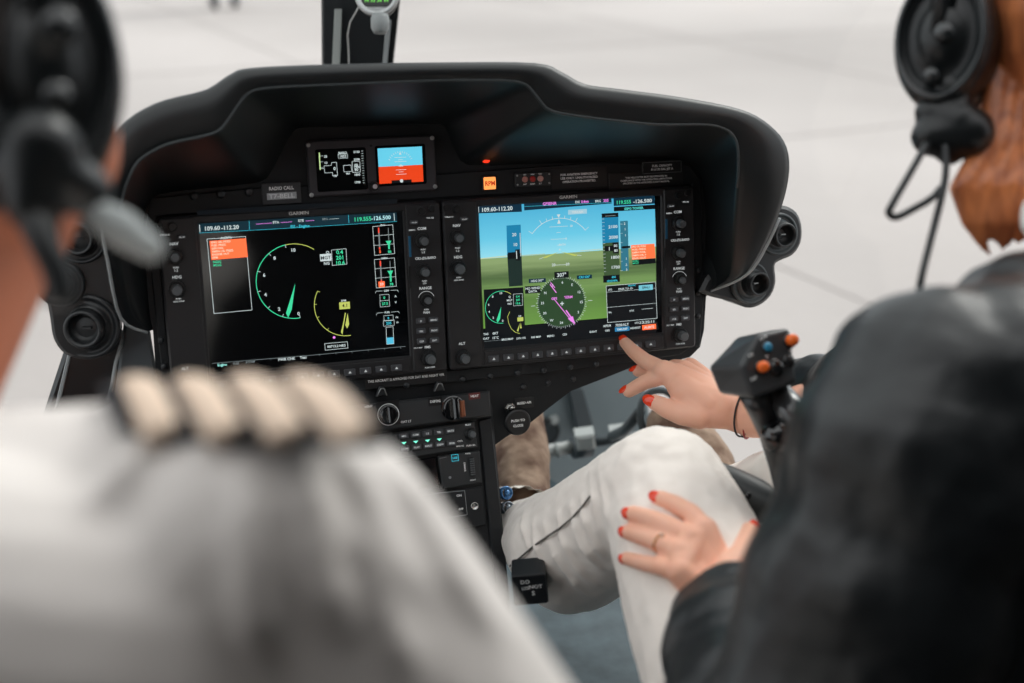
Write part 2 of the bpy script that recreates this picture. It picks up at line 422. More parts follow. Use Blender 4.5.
# trim frame around the displays, upper brow strip
brow = [PAN.uv(*q, .004) for q in [(150, 198), (255, 188), (300, 186), (466, 172), (600, 162), (690, 165), (701, 180), (704, 300), (700, 347), (694, 347), (692, 184), (440, 198), (156, 216), (166, 330), (172, 385), (163, 385), (146, 225)]]
mb = MB(); mb.plate(brow, 0, .004, PANEL, .001); mb.build('display_surround', parent=panel)
riv = [(489, 377.5), (516, 373.5), (543, 370), (569, 366.5), (595, 363), (618, 360)]
for (x, y) in [(407, 385.5), (462, 380.5)] + riv:
    pass
def rivet(x, y, w, r=.0035, name='rivet'):
    u, v = PAN.uv(x, y, w); mb = MB()
    mb.lathe([(r, w), (r, w + .001), (r * .86, w + .0022), (r * .5, w + .003), (r * .12, w + .0032)], RIVET, 14, cx=u, cy=v)
    return mb.build(name, parent=panel)
for (x, y) in [(462.3, 379), (490, 376), (517, 373), (543.5, 370), (570, 367), (596, 364), (406.5, 385)]: rivet(x, y, lw)
for (x, y) in [(697, 293), (697.5, 316), (698, 270)]: rivet(x, y, .004)
for (x, y) in [(161, 340), (164, 366)]: rivet(x, y, .004)
for (x, y) in [(194, 196), (221, 194), (249, 192)]: rivet(x, y, .004, .0045)
for (x, y) in [(523, 387), (548, 383), (573, 379)]: rivet(x, y, 0)
# little fuel placard etc. on the brow
def placard(name, x0, y0, x1, y1, lines, w=.004, h=.0022, back=True, parent=None, tm=WHITE, frame=False, lab=None, fr=PAN, bm_=None):
    c = Canvas(fr, 0, 0, w + .0008); a = c.p(x0, y0); b = c.p(x1, y1)
    cx, cy = (a[0] + b[0]) / 2, (a[1] + b[1]) / 2; W_, H_ = abs(b[0] - a[0]), abs(a[1] - b[1])
    c.plate(rrect(cx, cy, W_, H_, .001, 2), -.0008, 0, bm_ or mat('placard_black', (22, 23, 25), .45), .0002)
    if frame: c.line([(cx - W_ / 2 + .001, cy - H_ / 2 + .001), (cx + W_ / 2 - .001, cy - H_ / 2 + .001), (cx + W_ / 2 - .001, cy + H_ / 2 - .001), (cx - W_ / 2 + .001, cy + H_ / 2 - .001)], .0004, GREYP, True, True)
    k = len(lines)
    for i, t in enumerate(lines):
        vs, fs, wd_ = glyphs(t, .03); need = h / .7 * wd_
        c.text(t, cx, cy + (k - 1 - 2 * i) / 2 * h * 1.65, h, tm, raw=True, bold=.03, width=min(need, W_ * .94))
    c.v = [(p, q, r + w + .0008) for p, q, r in c.v]
    o = MB.build(c, name, parent=parent or panel)
    if lab: o['label'] = lab
    return o
placard('placard', 551, 169, 607, 186, ['FOR AVIATION EMERGENCY', 'USE ONLY. UNAUTHORIZED', 'OPERATION PROHIBITED.'], h=.0024, lab='black placard about aviation emergency use')
placard('placard', 609, 173.5, 683, 185.5, ['THIS HELICOPTER MUST BE OPERATED IN', 'COMPLIANCE WITH THE OPERATING LIMITATIONS', 'SPECIFIED IN THE APPROVED FLIGHT MANUAL'], h=.0019, lab='black placard about operating limitations')
placard('placard', 642, 162, 682, 172.5, ['FUEL CAPACITY', '81.6 US GAL JET A'], h=.0024, frame=True, lab='small black framed fuel capacity placard')
placard('placard', 365, 374.5, 447, 381.5, ['THIS AIRCRAFT IS APPROVED FOR DAY AND NIGHT VFR'], w=lw, h=.0028, lab='long narrow black placard about day and night flight')
# radio call plate
c = Canvas(PAN, 0, 0, .0065); a = c.p(260, 181.5); b = c.p(303, 205)
cx, cy = (a[0] + b[0]) / 2, (a[1] + b[1]) / 2
c.plate(rrect(cx, cy, .041, .0225, .001, 2), -.0025, 0, mat('call_plate_grey', (52, 54, 57), .5), .0005)
c.text('RADIO CALL', cx, cy + .0055, .0036, WHITE, raw=True, width=.026)
c.poly([(cx - .0155, cy - .0062), (cx + .0155, cy - .0062), (cx + .0155, cy + .0008), (cx - .0155, cy + .0008)], mat('call_strip_grey', (170, 174, 178), .5), True)
c.text('T7-BELL', cx, cy - .0027, .0045, mat('print_pale', (235, 238, 240), .5), raw=True, width=.027)
c.v = [(p, q, r + .0065) for p, q, r in c.v]
tag(MB.build(c, 'call_sign_plate', parent=panel), 'grey plate reading RADIO CALL over the call sign')
# ------------------------------------------------------------------ big displays
BW, BH, BT = .298, .1893, .014
GW = BT - .0012
def local(x, y, u0, w=BT): u, v = PAN.uv(x, y, w); return (u - u0, v)
cyan = glow((70, 215, 200), .9); green = glow((60, 205, 150), .9); wht = glow((205, 218, 218), .78); mag = glow((225, 130, 225), .9)
ora = glow((255, 108, 62), 1.0); yel = glow((190, 200, 100), .8); sky1 = glow((75, 175, 205), .95); blk = glow((6, 10, 14), 1.0); dim = glow((120, 130, 132), .8)
red = glow((240, 70, 50), .9); tealbar = glow((12, 38, 48), 1.0); lcy = glow((60, 190, 210), .85); dkblue = glow((8, 40, 58), .9)
def make_display(u0, label):
    root = thing('flight_display', label, 'flight display', PAN.M(u0, 0, 0), 'large flight displays')
    # bezel as a ring
    outer = rrect(BW / 2, BH / 2, BW, BH, .005, 4); gx0, gx1, gy0, gy1 = .0399, .2578, .0198, .182
    inner = rrect((gx0 + gx1) / 2, (gy0 + gy1) / 2, gx1 - gx0, gy1 - gy0, .002, 4)
    o2 = [tuple(p) for p in inset([Vector(p) for p in outer], .0015)]; i2 = [tuple(p) for p in inset([Vector(p) for p in inner], .0016)]
    mb = MB(); mb.rings([[(x, y, 0) for x, y in outer], [(x, y, BT - .0015) for x, y in outer], [(x, y, BT) for x, y in o2],
                         [(x, y, BT) for x, y in inner], [(x, y, BT - .0018) for x, y in i2]], BEZEL, False, cap1=False)
    mb.build('bezel', parent=root)
    cols_ = []
    for cx in (gx0 / 2 - .0002, (gx1 + BW) / 2 + .0002):
        mb = MB(); mb.plate(rrect(cx, BH / 2, .0375, BH - .003, .003, 4), BT - .001, BT + .0015, COLM, .0012); cols_.append(mb)
    mb = MB(); mb.box(((gx0 + gx1) / 2, (gy0 + gy1) / 2, BT - .003), (gx1 - gx0, gy1 - gy0, .0022), GLASS); gls = mb.build('screen', parent=root)
    # softkey shelf
    mb = MB(); mb.plate([(gx0 + .001, .003), (gx1 - .001, .003), (gx1 - .001, .0185), (gx0 + .001, .0185)], BT - .001, BT + .0012, COLM, .0008); mb.build('softkey_shelf', parent=root)
    ka, kb = local(493, 354.6, .3), local(649.7, 338.8, .3)
    for i in range(12):
        x = ka[0] + (kb[0] - ka[0]) * i / 11; y = .0095
        mb = Canvas(PAN); mb.plate(rrect(x, y, .0125, .0072, .001, 2), BT, BT + .0034, BUTTON, .0007)
        mb.z = BT + .0034; mb.poly([(x - .0017, y - .0011), (x + .0017, y - .0011), (x, y + .0017)], LEG, True)
        MB.build(mb, 'softkey', parent=root)
        mb.z
    tk = Canvas(PAN); tk.z = BT + .0012
    T = BT + .0015
    pr_ = Canvas(PAN); pr_.z = T; lt_ = []; pl_ = pr_
    def knob(x, y, r, h, r2=0, h2=0, src=.3, nm='knob', lbl=None):
        u, v = local(x, y, src, T); mb = MB()
        mb.lathe([(r * 1.18, T), (r * 1.18, T + .0012), (r * 1.02, T + .0014), (r, T + h * .85), (r * .9, T + h), (r * .2, T + h)], KNOB, 32, cx=u, cy=v, knurl=.05, smooth=False)
        k = mb.build(nm, parent=root)
        if r2:
            mb = MB(); mb.lathe([(r2, T + h), (r2, T + h + h2 * .85), (r2 * .86, T + h + h2), (r2 * .2, T + h + h2)], KNOBC, 28, cx=u, cy=v, knurl=.06, smooth=False); mb.build('knob_cap', parent=k)
        return u, v
    def lab(t, x, y, h, src=.3, w=None):
        u, v = local(x, y, src, T); pr_.text(t, u, v, h, LEG, raw=True, width=w)
    # left column, measured on the right-hand unit
    knob(456, 209, .0042, .007); knob(445, 207.5, .0026, .002)
    knob(456.7, 237, .0078, .007, .0048, .009); knob(457.5, 268, .0082, .008, .0056, .008); knob(462.8, 357, .0082, .007, .0052, .009)
    lab('NAV', 456.7, 225.5, .003); lab('PUSH', 457.5, 248, .0017); lab('1-2', 457.5, 250.8, .0022); lab('HDG', 458, 257, .003); lab('PUSH', 458.6, 277.5, .0016); lab('HDG SYNC', 459, 280, .0016)
    lab('ALT', 462, 343.5, .003); lab('VOL', 446.5, 217, .0016); lab('PUSH ID', 450, 217, .0014)
    def btn(x, y, w_, h_, t, src=.3, th=.0018, tw=None):
        u, v = local(x, y, src, T); mb = Canvas(PAN); mb.plate(rrect(u, v, w_, h_, .0012, 2), T - .001, T + .0025, BUTTON, .0006)
        mb.z = T + .0025; mb.text(t, u, v, th, LEG, raw=True, width=tw); MB.build(mb, 'button', parent=root)
    btn(463.9, 219, .009, .0048, '<->', .3, .0018, .006)
    left_pr = pr_; pr_ = Canvas(PAN); pr_.z = T
    # right column, measured on the left-hand unit
    knob(421, 211, .0042, .007, src=0); knob(431.6, 208.5, .0032, .002, src=0)
    knob(421.7, 240, .0078, .007, .0048, .009, 0); knob(423, 271, .0078, .007, .0048, .009, 0)
    knob(426.3, 299.5, .0068, .008, .004, .004, 0); knob(428.6, 357.5, .0082, .007, .0055, .009, 0)
    btn(413.8, 222.3, .009, .0048, '<->', 0, .0018, .006)
    lab('COM', 421.7, 228.5, .003, 0); lab('PUSH', 423, 249.5, .0016, 0); lab('1-2', 423.2, 252.3, .0022, 0); lab('CRS-(D)-BARO', 425.5, 258, .0027, 0, .023); lab('PUSH', 424.5, 281, .0016, 0); lab('STD', 424.7, 283.3, .0016, 0)
    lab('RANGE', 425.4, 288, .003, 0); lab('PUSH', 426.4, 309.5, .0016, 0); lab('PAN', 426.5, 312.4, .0026, 0); lab('FMS', 427.5, 347, .0028, 0); lab('PUSH CRSR', 430, 367.3, .0016, 0)
    lab('VOL SQ', 430, 217.8, .0016, 0); lab('EMERG', 412, 230, .0016, 0); lab('DFLT MAP', 418, 347.8, .0015, 0)
    u, v = local(426.3, 299.5, 0, T); pr_.arc((u, v), .0092, 20, 160, .0006, WHITE, True, 16)
    for (x, y, t) in [(420.5, 320.7, 'D'), (433.3, 319.6, 'MENU'), (421, 331, 'FPL'), (433.8, 330, 'PROC'), (421.3, 341, 'CLR'), (434.1, 340, 'ENT')]: btn(x, y, .0105, .0062, t, 0, .0019)
    # card slots beside the knobs
    mb = MB()
    for (y0, y1, m_) in ((236, 257, mat('card_blue', (20, 90, 125), .5)), (266, 288, KNOB)):
        a = local(409.3, y0, 0, T); b = local(409.9, y1, 0, T)
        mb.box((a[0], (a[1] + b[1]) / 2, T), (.0026, a[1] - b[1], .0014), m_, .0002)
    mb.build('card_slot', parent=root)
    for col_, can_ in zip(cols_, (left_pr, pr_)):
        k_ = len(col_.v); col_.v += can_.v; m_ = col_.mi(LEG)
        for f_ in can_.f: col_.f.append([i + k_ for i in f_]); col_.m.append(m_); col_.sm.append(False)
        col_.build('control_column', parent=root)
    lo_ = Canvas(PAN); lo_.z = BT; lo_.text('GARMIN', (gx0 + gx1) / 2 - .004, (BH + gy1) / 2 - .0002, .0034, mat('logo_grey', (200, 200, 198), .5), raw=True, width=.021); MB.build(lo_, 'logo', parent=root)
    return root, gls
mfd, mfd_s = make_display(0, 'left large flight display showing round engine dials on a black screen')
pfd, pfd_s = make_display(.3, 'right large flight display showing blue sky, green terrain and a compass rose')
# ---- engine page
g = Canvas(PAN, 0, 0, GW)
g.rect(197, 210.5, 397.5, 212, blk)
g.poly([(197.3, 222.5), (396.5, 212.5), (397.3, 221), (198, 233.2)], tealbar)
g.line([(198, 233), (250, 230.5), (397, 221.5)], .0004, lcy); g.line([(249, 220.5), (249.7, 230)], .0005, lcy); g.line([(348.5, 215), (349, 223)], .0005, lcy)
g.line([(199.5, 225), (200, 232)], .0008, wht); g.text('109.60', 212, 228.3, .0042, wht); g.text('-112.20', 230, 227.4, .0042, wht)
g.line([(256, 224.2), (272, 223)], .0005, mag)
g.text('ETA', 276, 222.3, .0026, wht); g.line([(281, 222.6), (292, 221.8)], .0005, mag); g.text('ETE', 301, 220.6, .0026, wht); g.line([(306, 221), (314, 220.4)], .0005, mag)
g.text('BRG', 325, 219, .0022, dim); g.line([(329, 219.2), (339, 218.5)], .0004, wht)
g.text('EIS - Engine', 300, 226.2, .003, lcy); g.text('119.555', 362.5, 219, .0042, green); g.text('-126.500', 381, 217.8, .0042, glow((180, 230, 235), .8)); g.line([(394, 213.5), (394.5, 220.5)], .0008, wht)
# alert box
g.line([(207, 239), (245.5, 236.5), (252, 310), (214, 313.6)], .0006, wht, closed=True)
g.poly([(209.5, 241), (246, 238.3), (247.8, 257), (211.5, 260)], ora); g.text('ALERTS', 226, 237.8, .0024, wht)
for i, t in enumerate(['ENG OIL PRESS', 'FUEL PRESS', 'GEN FAIL', 'XMSN OIL PRESS', 'ENGINE OUT', 'RPM']):
    g.text(t, 211 + i * .25, 242.5 + i * 3.05, .0021, glow((255, 205, 180), .9), 'l')
g.text('FADEC', 213, 262, .0024, green, 'l', sx=.8); g.text('MCOG', 213.3, 265.3, .0024, green, 'l', sx=.8)
cgc = g.p(294.3, 281.3); R1 = .0400
g.arc((cgc[0], cgc[1]), R1, 55, 100, .0008, yel, True, 16); g.arc((cgc[0], cgc[1]), R1, 100, 275, .0009, green, True, 50)
for k, a in enumerate([100, 128, 160, 192, 222, 248, 275]):
    ca, sa = cos(radians(a)), sin(radians(a)); g.line([(cgc[0] + ca * (R1 - .003), cgc[1] + sa * (R1 - .003)), (cgc[0] + ca * R1, cgc[1] + sa * R1)], .0006, wht, True)
for t, x, y in [('10', 293, 250), ('8', 274.5, 258), ('6', 264, 275), ('4', 265.5, 294.5), ('2', 279, 309), ('0', 298.5, 313.5)]: g.text(t, x, y, .0036, wht)
g.poly([(295.2, 283.5), (291.8, 309), (288.2, 317.5), (286, 313)], green)
g.text('Q', 327.5, 252.3, .003, wht); g.rect(319.8, 254.3, 331.5, 260.6, wht); g.text('MGT', 325.6, 257.6, .0036, blk); g.text('NG', 326.5, 263.3, .003, wht)
g.line([(331.5, 250), (346, 248.6), (346.8, 264), (332.2, 265.4)], .0005, wht, closed=True)
g.text('0.4', 339.5, 252, .0042, green); g.text('201', 339.5, 257.5, .0042, green); g.text('10.6', 340, 262.7, .0042, green)
c2 = g.p(346, 304.5); r2 = .0342
g.arc(c2, r2, 150, 275, .0008, yel, True, 36)
for a in (150, 175, 200, 230): ca, sa = cos(radians(a)), sin(radians(a)); g.line([(c2[0] + ca * (r2 - .0025), c2[1] + sa * (r2 - .0025)), (c2[0] + ca * r2, c2[1] + sa * r2)], .0006, yel, True)
g.disc((334, 337.3), .0014, mag); g.text('RPM', 343.5, 300.5, .002, wht); g.rect(339, 302.3, 350, 308.5, yel); g.text('4.1', 344.5, 305.4, .0036, blk)
g.poly([(345.4, 313), (342.3, 334.5), (340.8, 332)], yel); g.poly([(347.5, 313), (349, 324), (347, 328.5), (345.2, 325)], yel)
g.line([(345.2, 313), (342, 333)], .0012, yel)
g.line([(324.5, 343.5), (347.2, 341.5), (347.9, 347.8), (325.2, 350)], .0005, wht, closed=True); g.text('00713.2 HRS', 336.3, 345.8, .0026, wht, width=.02)
# bar gauges
for (y0, y1, t, n1, n2, lev) in ((225.5, 254.5, 'ENG', '5', '86', .55), (258.5, 287, 'XMSN', '59', '78', .45)):
    x0 = 372.5 + (y0 - 225) * .05
    g.line([(x0, y0 + 1), (x0 + 20, y0 - .8), (x0 + 22, y1 - 1), (x0 + 2, y1 + .8)], .0005, wht, closed=True)
    g.text(t, x0 + 10, y0 - .5, .0018, wht)
    for f_ in (.33, .66):
        yy = y0 + (y1 - y0) * f_; g.line([(x0 + .7, yy + .8), (x0 + 21, yy - .8)], .0004, wht)
    g.line([(x0 + 6, y0 + 3), (x0 + 7, y1 - 6)], .0016, dim); g.line([(x0 + 5.9, y0 + 2.5), (x0 + 6, y0 + 7)], .0016, red); g.line([(x0 + 6.9, y1 - 7), (x0 + 7, y1 - 5.5)], .0016, red)
    g.line([(x0 + 15.5, y0 + 2.5), (x0 + 16.5, y1 - 6)], .0007, dim); yy = y0 + (y1 - y0) * lev
    g.poly([(x0 + 13, yy - .5), (x0 + 18.5, yy - 1), (x0 + 17, yy + 3), (x0 + 17.2, y1 - 5.5), (x0 + 15.6, y1 - 5.5), (x0 + 15.2, yy + 3)], green)
    g.text(n2, x0 + 17, y1 - 3, .0028, green)
    if n1 == '59': g.rect(x0 + 4, y1 - 5.5, x0 + 10.5, y1 - .3, ora); g.text(n1, x0 + 7.3, y1 - 3, .0028, wht)
    else: g.text(n1, x0 + 7.3, y1 - 3, .003, ora)
g.text('GEN', 386, 290.5, .002, wht); g.line([(375, 293), (376, 291), (382, 290.7)], .0004, wht); g.line([(390.5, 290.2), (397, 289.8), (398, 291.5)], .0004, wht)
g.frame(379.5, 294.7, 389, 300, .0004, wht); g.frame(379.7, 300.7, 389.4, 306, .0004, wht); g.text('0', 384, 297.5, .0028, green); g.text('27.5', 384.6, 303.4, .0028, green)
g.text('A', 395.3, 296, .0022, wht); g.text('V', 395.5, 302, .0022, wht)
g.text('FUEL', 387, 312, .002, wht); g.line([(376, 315), (377, 312.8), (383, 312.4)], .0004, wht); g.line([(391, 311.8), (398, 311.2), (399, 313)], .0004, wht)
g.frame(383.5, 315.5, 393, 320, .0004, wht); g.frame(383, 320.5, 394, 325, .0004, wht); g.text('0', 388, 317.8, .0024, lcy); g.text('235', 388.4, 322.8, .0028, lcy)
g.text('PSI', 396.5, 317, .0016, wht); g.text('LB', 397, 322, .0016, wht)
g.line([(385.7, 327), (386.5, 344), (393.5, 343.4), (392.7, 326.4)], .0005, wht, closed=True); g.poly([(386.3, 337.5), (393, 337), (393.4, 343.2), (386.5, 343.8)], sky1)
g.line([(212, 363), (310, 355), (405, 346)], .0005, dim)
for i in range(12):
    x = 222 + i * 16.2; y = 362.3 - i * 1.45; g.line([(x, y), (x + .1, y + 1.8)], .0004, dim)
g.text('Engine', 222, 364.3, .0026, glow((150, 225, 215), .9)); g.text('FUEL', 236, 363, .002, dim); g.text('SYSTEM', 250, 361.5, .002, dim)
g.text('PWR CHK', 286.5, 358.6, .0028, wht); g.text('Test', 303, 357, .0028, wht)
g.v = [(a, b, c_ + BT - .0018) for a, b, c_ in g.v]; tag(MB.build(g, 'engine_page', parent=mfd_s), 'lit engine page with green and yellow dials')
# ---- flight page
def rampmat(name, stops, bands=None):
    m = bpy.data.materials.new(name); m.use_nodes = True; n = m.node_tree.nodes; L = m.node_tree.links; b = n['Principled BSDF']
    b.inputs['Base Color'].default_value = (.005, .005, .005, 1); b.inputs['Roughness'].default_value = .6; b.inputs['Emission Strength'].default_value = .92
    tc = n.new('ShaderNodeTexCoord'); sp = n.new('ShaderNodeSeparateXYZ'); r = n.new('ShaderNodeValToRGB'); L.new(tc.outputs['Generated'], sp.inputs[0])
    src = sp.outputs['Y']
    if bands:
        mp = n.new('ShaderNodeMapping'); mp.inputs['Scale'].default_value = (1.2, 9, 1); t = n.new('ShaderNodeTexNoise'); t.inputs['Scale'].default_value = 2.2; t.inputs['Detail'].default_value = 3
        L.new(tc.outputs['Generated'], mp.inputs[0]); L.new(mp.outputs[0], t.inputs['Vector'])
        ma = n.new('ShaderNodeMath'); ma.operation = 'MULTIPLY_ADD'; ma.inputs[1].default_value = bands; L.new(t.outputs['Fac'], ma.inputs[0]); L.new(src, ma.inputs[2]); src = ma.outputs[0]
    L.new(src, r.inputs['Fac']); e = r.color_ramp.elements
    while len(e) < len(stops): e.new(.5)
    for k, (p, c_) in zip(e, stops): k.position = p; k.color = (*lin(c_), 1)
    L.new(r.outputs[0], b.inputs['Emission Color']); return m
def subcanvas(): return Canvas(PAN, .3, 0, GW)
g = subcanvas()
x0, y0 = g.p(477.4, 203.7); x1, y1 = g.p(656.5, 331); hz = (g.p(478, 259.5)[1] + g.p(656, 247)[1]) / 2; ybar = g.p(481, 329)[1]
def flat(name, pts, m, z, par, lab=None):
    mb = MB(); mb.add([(a, b, z) for a, b in pts], [tuple(range(len(pts)))], m); o = mb.build(name, parent=par)
    if lab: o['label'] = lab
    return o
Z0 = BT - .0018
hl, hr = g.p(478.5, 259.3), g.p(656.2, 246.5)
flat('sky_area', [hl, hr, (x1, y0 + 0), (x0, y0)], rampmat('screen_sky', [(0, (138, 205, 220)), (.35, (95, 185, 212)), (1, (62, 158, 195))]), Z0, pfd_s, 'pale blue synthetic sky on the screen')
flat('terrain_area', [(x0, ybar), (x1, ybar), hr, hl], rampmat('screen_terrain', [(.05, (98, 140, 62)), (.45, (84, 118, 58)), (.62, (108, 140, 80)), (.8, (72, 96, 56)), (1, (128, 150, 100))], .18), Z0, pfd_s, 'green synthetic terrain on the screen')
g.z = 5e-5
g.poly([(x0, y1 - .004), (x1, y1 - .004), (x1, ybar - .0005), (x0, ybar - .0005)], blk, True)
g.poly([g.p(480, 345.5), g.p(659, 329.5), g.p(657.6, 324.5 - 3), g.p(600, 324), g.p(480.5, 330)], blk, True)
g.line([(479, 259), (507, 256)], .0012, glow((190, 200, 160), .9)); g.line([(522, 255.5), (545, 254)], .0008, glow((170, 180, 130), .9)); g.line([(580, 251), (603, 249)], .0007, glow((190, 195, 160), .9))
g.poly([(477, 204), (521.5, 201.8), (522, 211.8), (477.5, 213.5)], dkblue); g.text('109.60-112.20', 497, 209, .0044, wht, width=.036); g.line([(478.5, 206.5), (478.7, 212.5)], .001, wht)
g.poly([(524, 201.7), (611.5, 197.6), (611.8, 203.5), (524.3, 210.5)], dkblue); g.text('GPS', 546, 203.8, .0032, mag); g.text('ENR', 553, 203.4, .0032, mag)
g.text('DIS', 577.5, 202, .0026, wht); g.text('0.4nm', 585, 201.5, .0032, mag, sx=.8); g.text('BRG', 598, 201, .0026, wht); g.text('255', 606, 200.5, .003, mag); g.line([(524.5, 206.5), (611.5, 202.5)], .0004, lcy)
g.poly([(613.5, 197.5), (654.5, 195.3), (654.8, 203.7), (613.8, 206)], dkblue); g.text('119.555', 623.5, 202.1, .004, green, width=.018); g.text('-126.500', 642.5, 201, .004, wht, width=.023)
g.poly([(613.8, 207), (654.8, 204.6), (655, 209), (614, 211.4)], blk); g.text('ESPO TOWER', 634, 208.3, .0026, glow((90, 220, 210), .9)); g.rect(568, 210, 587, 213.5, glow((150, 190, 205), .9)); g.text('TERRAIN', 577.5, 212, .0024, wht)
# bank arc
bc = g.p(559.5, 253.5); br = abs(bc[1] - g.p(558.7, 218.3)[1])
g.arc(bc, br, 38, 142, .0007, wht, True, 40)
for a in (38, 60, 70, 80, 100, 110, 120, 142):
    ca, sa = cos(radians(a)), sin(radians(a)); l_ = .005 if a in (38, 142, 60, 120) else .003; g.line([(bc[0] + ca * br, bc[1] + sa * br), (bc[0] + ca * (br + l_), bc[1] + sa * (br + l_))], .0006, wht, True)
g.poly([(556.7, 214.5), (560.3, 214.3), (558.7, 218)], wht); g.poly([(558.8, 219), (560.6, 223.5), (557.2, 223.7)], wht)
for (x, y, w_) in [(558.5, 226.5, 9), (558.5, 232.5, 2), (558.8, 239, 8), (559.2, 245, 2), (561, 264.8, 6)]: g.line([(x - w_, y + w_ * .05), (x + w_, y - w_ * .05)], .0005, wht)
g.text('10', 571, 225.8, .0024, wht); g.text('5', 566, 238.5, .0022, wht)
g.text('PATH', 562, 244.6, .0022, wht); g.text('20', 553.5, 264.8, .003, wht); g.text('20', 567.5, 264, .003, wht)
g.poly([(559.8, 251.5), (541, 258), (546, 257.8)], yel); g.poly([(559.8, 251.5), (579, 255.2), (574, 255.8)], yel); g.disc((559.5, 249.5), .0009, wht)
g.line([(539, 259), (543, 257.5)], .0006, wht); g.line([(577, 255), (581, 255.5)], .0006, wht)
# speed tape
tp = glow((25, 120, 160), .9)
g.poly([(506.3, 225.5), (520.5, 224.5), (521.3, 253), (507, 254)], tp); g.poly([(507, 254), (521.3, 253), (522.5, 285.5), (509, 286.5)], glow((25, 42, 38), .9))
g.text('20', 514, 234.5, .0035, wht); g.text('10', 515, 244.5, .0035, wht)
g.line([(519.8, 233), (520.6, 256)], .0009, wht)
g.poly([(507.6, 252.5), (515, 252), (515.2, 249.5), (519.5, 249.2), (520, 260.3), (515.7, 260.6), (515.5, 258.5), (508, 259)], blk); g.line([(516.2, 251), (516.6, 258.5)], .0011, wht)
# altitude tape
g.poly([(601.5, 217.5), (618, 216.6), (618.6, 242), (602.3, 243)], tp); g.poly([(602.3, 243), (618.6, 242), (619.5, 276), (604, 277)], glow((58, 80, 50), .9))
g.poly([(619.8, 221), (627.5, 220.6), (628.6, 270.5), (621, 271)], glow((45, 110, 130), .9))
g.poly([(601.3, 213.5), (618, 212.6), (618.2, 216.8), (601.5, 217.7)], blk); g.line([(605, 216), (615, 215.4)], .0008, dim)
for i in range(16): yy = 219 + i * 3.5; g.line([(602 + i * .1, yy), (604 + i * .1, yy - .1)], .0004, wht); 
for t, x, y in [('2100', 612.5, 226.5), ('2000', 613, 237), ('1800', 614.5, 257), ('1700', 615, 267)]: g.text(t, x, y, .0034, wht, width=.011)
for i in range(6): g.line([(620, 224 + i * 9.3), (622, 223.9 + i * 9.3)], .0004, wht)
for t, x, y in [('2', 624, 223.5), ('1', 624.3, 229), ('1', 624.6, 235), ('1', 625.5, 258.5), ('2', 625.8, 264.5), ('3', 626, 269.5)]: g.text(t, x, y, .0026, wht)
g.poly([(604, 246), (612, 245.5), (612, 242.5), (617.8, 242.2), (618.3, 253), (612.7, 253.3), (612.5, 250.8), (604.3, 251.3)], blk); g.text('1', 608.3, 248.6, .004, wht); g.text('00', 615, 245.5, .003, wht); g.text('80', 615.3, 250.3, .003, wht)
g.poly([(620.5, 247), (622, 246), (629.5, 245.6), (629.6, 247.8), (622, 248.3)], blk)
g.poly([(602.5, 275.5), (619, 274.5), (619.3, 281.5), (602.8, 282.5)], blk); g.text('400', 613, 276.8, .0024, lcy); g.text('1022HPA', 611.5, 280.6, .0024, lcy)
# alerts
g.poly([(630.4, 245), (653.7, 243.5), (654.8, 257.8), (631.5, 259.5)], ora)
for i, t in enumerate(['ENG OIL PRESS', 'FUEL PRESS', 'GEN FAIL', 'XMSN OIL P', 'ENG OUT']): g.text(t, 631.2 + i * .1, 246.7 + i * 2.9, .0019, glow((255, 205, 180), .9), 'l', width=.017)
g.poly([(631.5, 259.8), (654.8, 258), (655.2, 263), (631.8, 265)], blk); g.text('FADEC', 631.8, 261, .0017, green, 'l'); g.text('MCOG', 631.9, 263.2, .0017, green, 'l')
# rose
rc = g.p(560.7, 302); rr = abs(rc[0] - g.p(537.5, 303)[0])
g.disc(rc, rr * 1.02, glow((42, 68, 42), .85), True, 48)
for i in range(72):
    a = radians(i * 5 + 2); l_ = .0028 if i % 2 else .0016; g.line([(rc[0] + cos(a) * rr, rc[1] + sin(a) * rr), (rc[0] + cos(a) * (rr + l_), rc[1] + sin(a) * (rr + l_))], .0005, wht, True)
for i, t in enumerate(['N', '33', '30', 'W', '24', '21', 'S', '15', '12', 'E', '6', '3']):
    a = radians(i * 30 + 147); g.text(t, rc[0] + cos(a) * rr * .84, rc[1] + sin(a) * rr * .84, .0028, wht, raw=True)
for (x, y) in [(532, 305.5), (589, 300)]: g.line([(x - 2, y), (x + 2, y - .2)], .0006, wht)
g.line([(552.5, 298), (571, 321)], .001, mag); g.line([(553.5, 287), (549.5, 282)], .001, mag); g.line([(549, 284), (555, 292)], .0012, mag); g.poly([(574, 324), (566.5, 318), (571.5, 315.5)], mag); g.line([(565, 310), (572, 320)], .0018, mag)
g.text('GPS', 553, 298, .0028, mag); g.text('TERM', 567, 296.5, .0028, mag)
g.text('+', 560.7, 303, .006, wht)
g.poly([(553, 271.5), (567.3, 270.7), (567.5, 277), (553.3, 277.8)], blk); g.text('307°', 560.3, 274.3, .0042, wht)
g.poly([(527.5, 278.5), (544.5, 277.6), (544.6, 281.5), (527.7, 282.5)], dkblue); g.text('HDG 307°', 536, 280.1, .0024, wht); g.poly([(575.5, 275), (590.5, 274), (590.7, 277.8), (575.7, 278.8)], dkblue); g.text('CRS 030°', 583, 276.4, .0024, lcy)
g.poly([(523.5, 285.8), (539, 285), (539.5, 292.2), (524, 293.2)], blk); g.text('NO WIND', 531.5, 287.6, .0026, wht); g.text('DATA', 531.6, 290.7, .0026, wht)
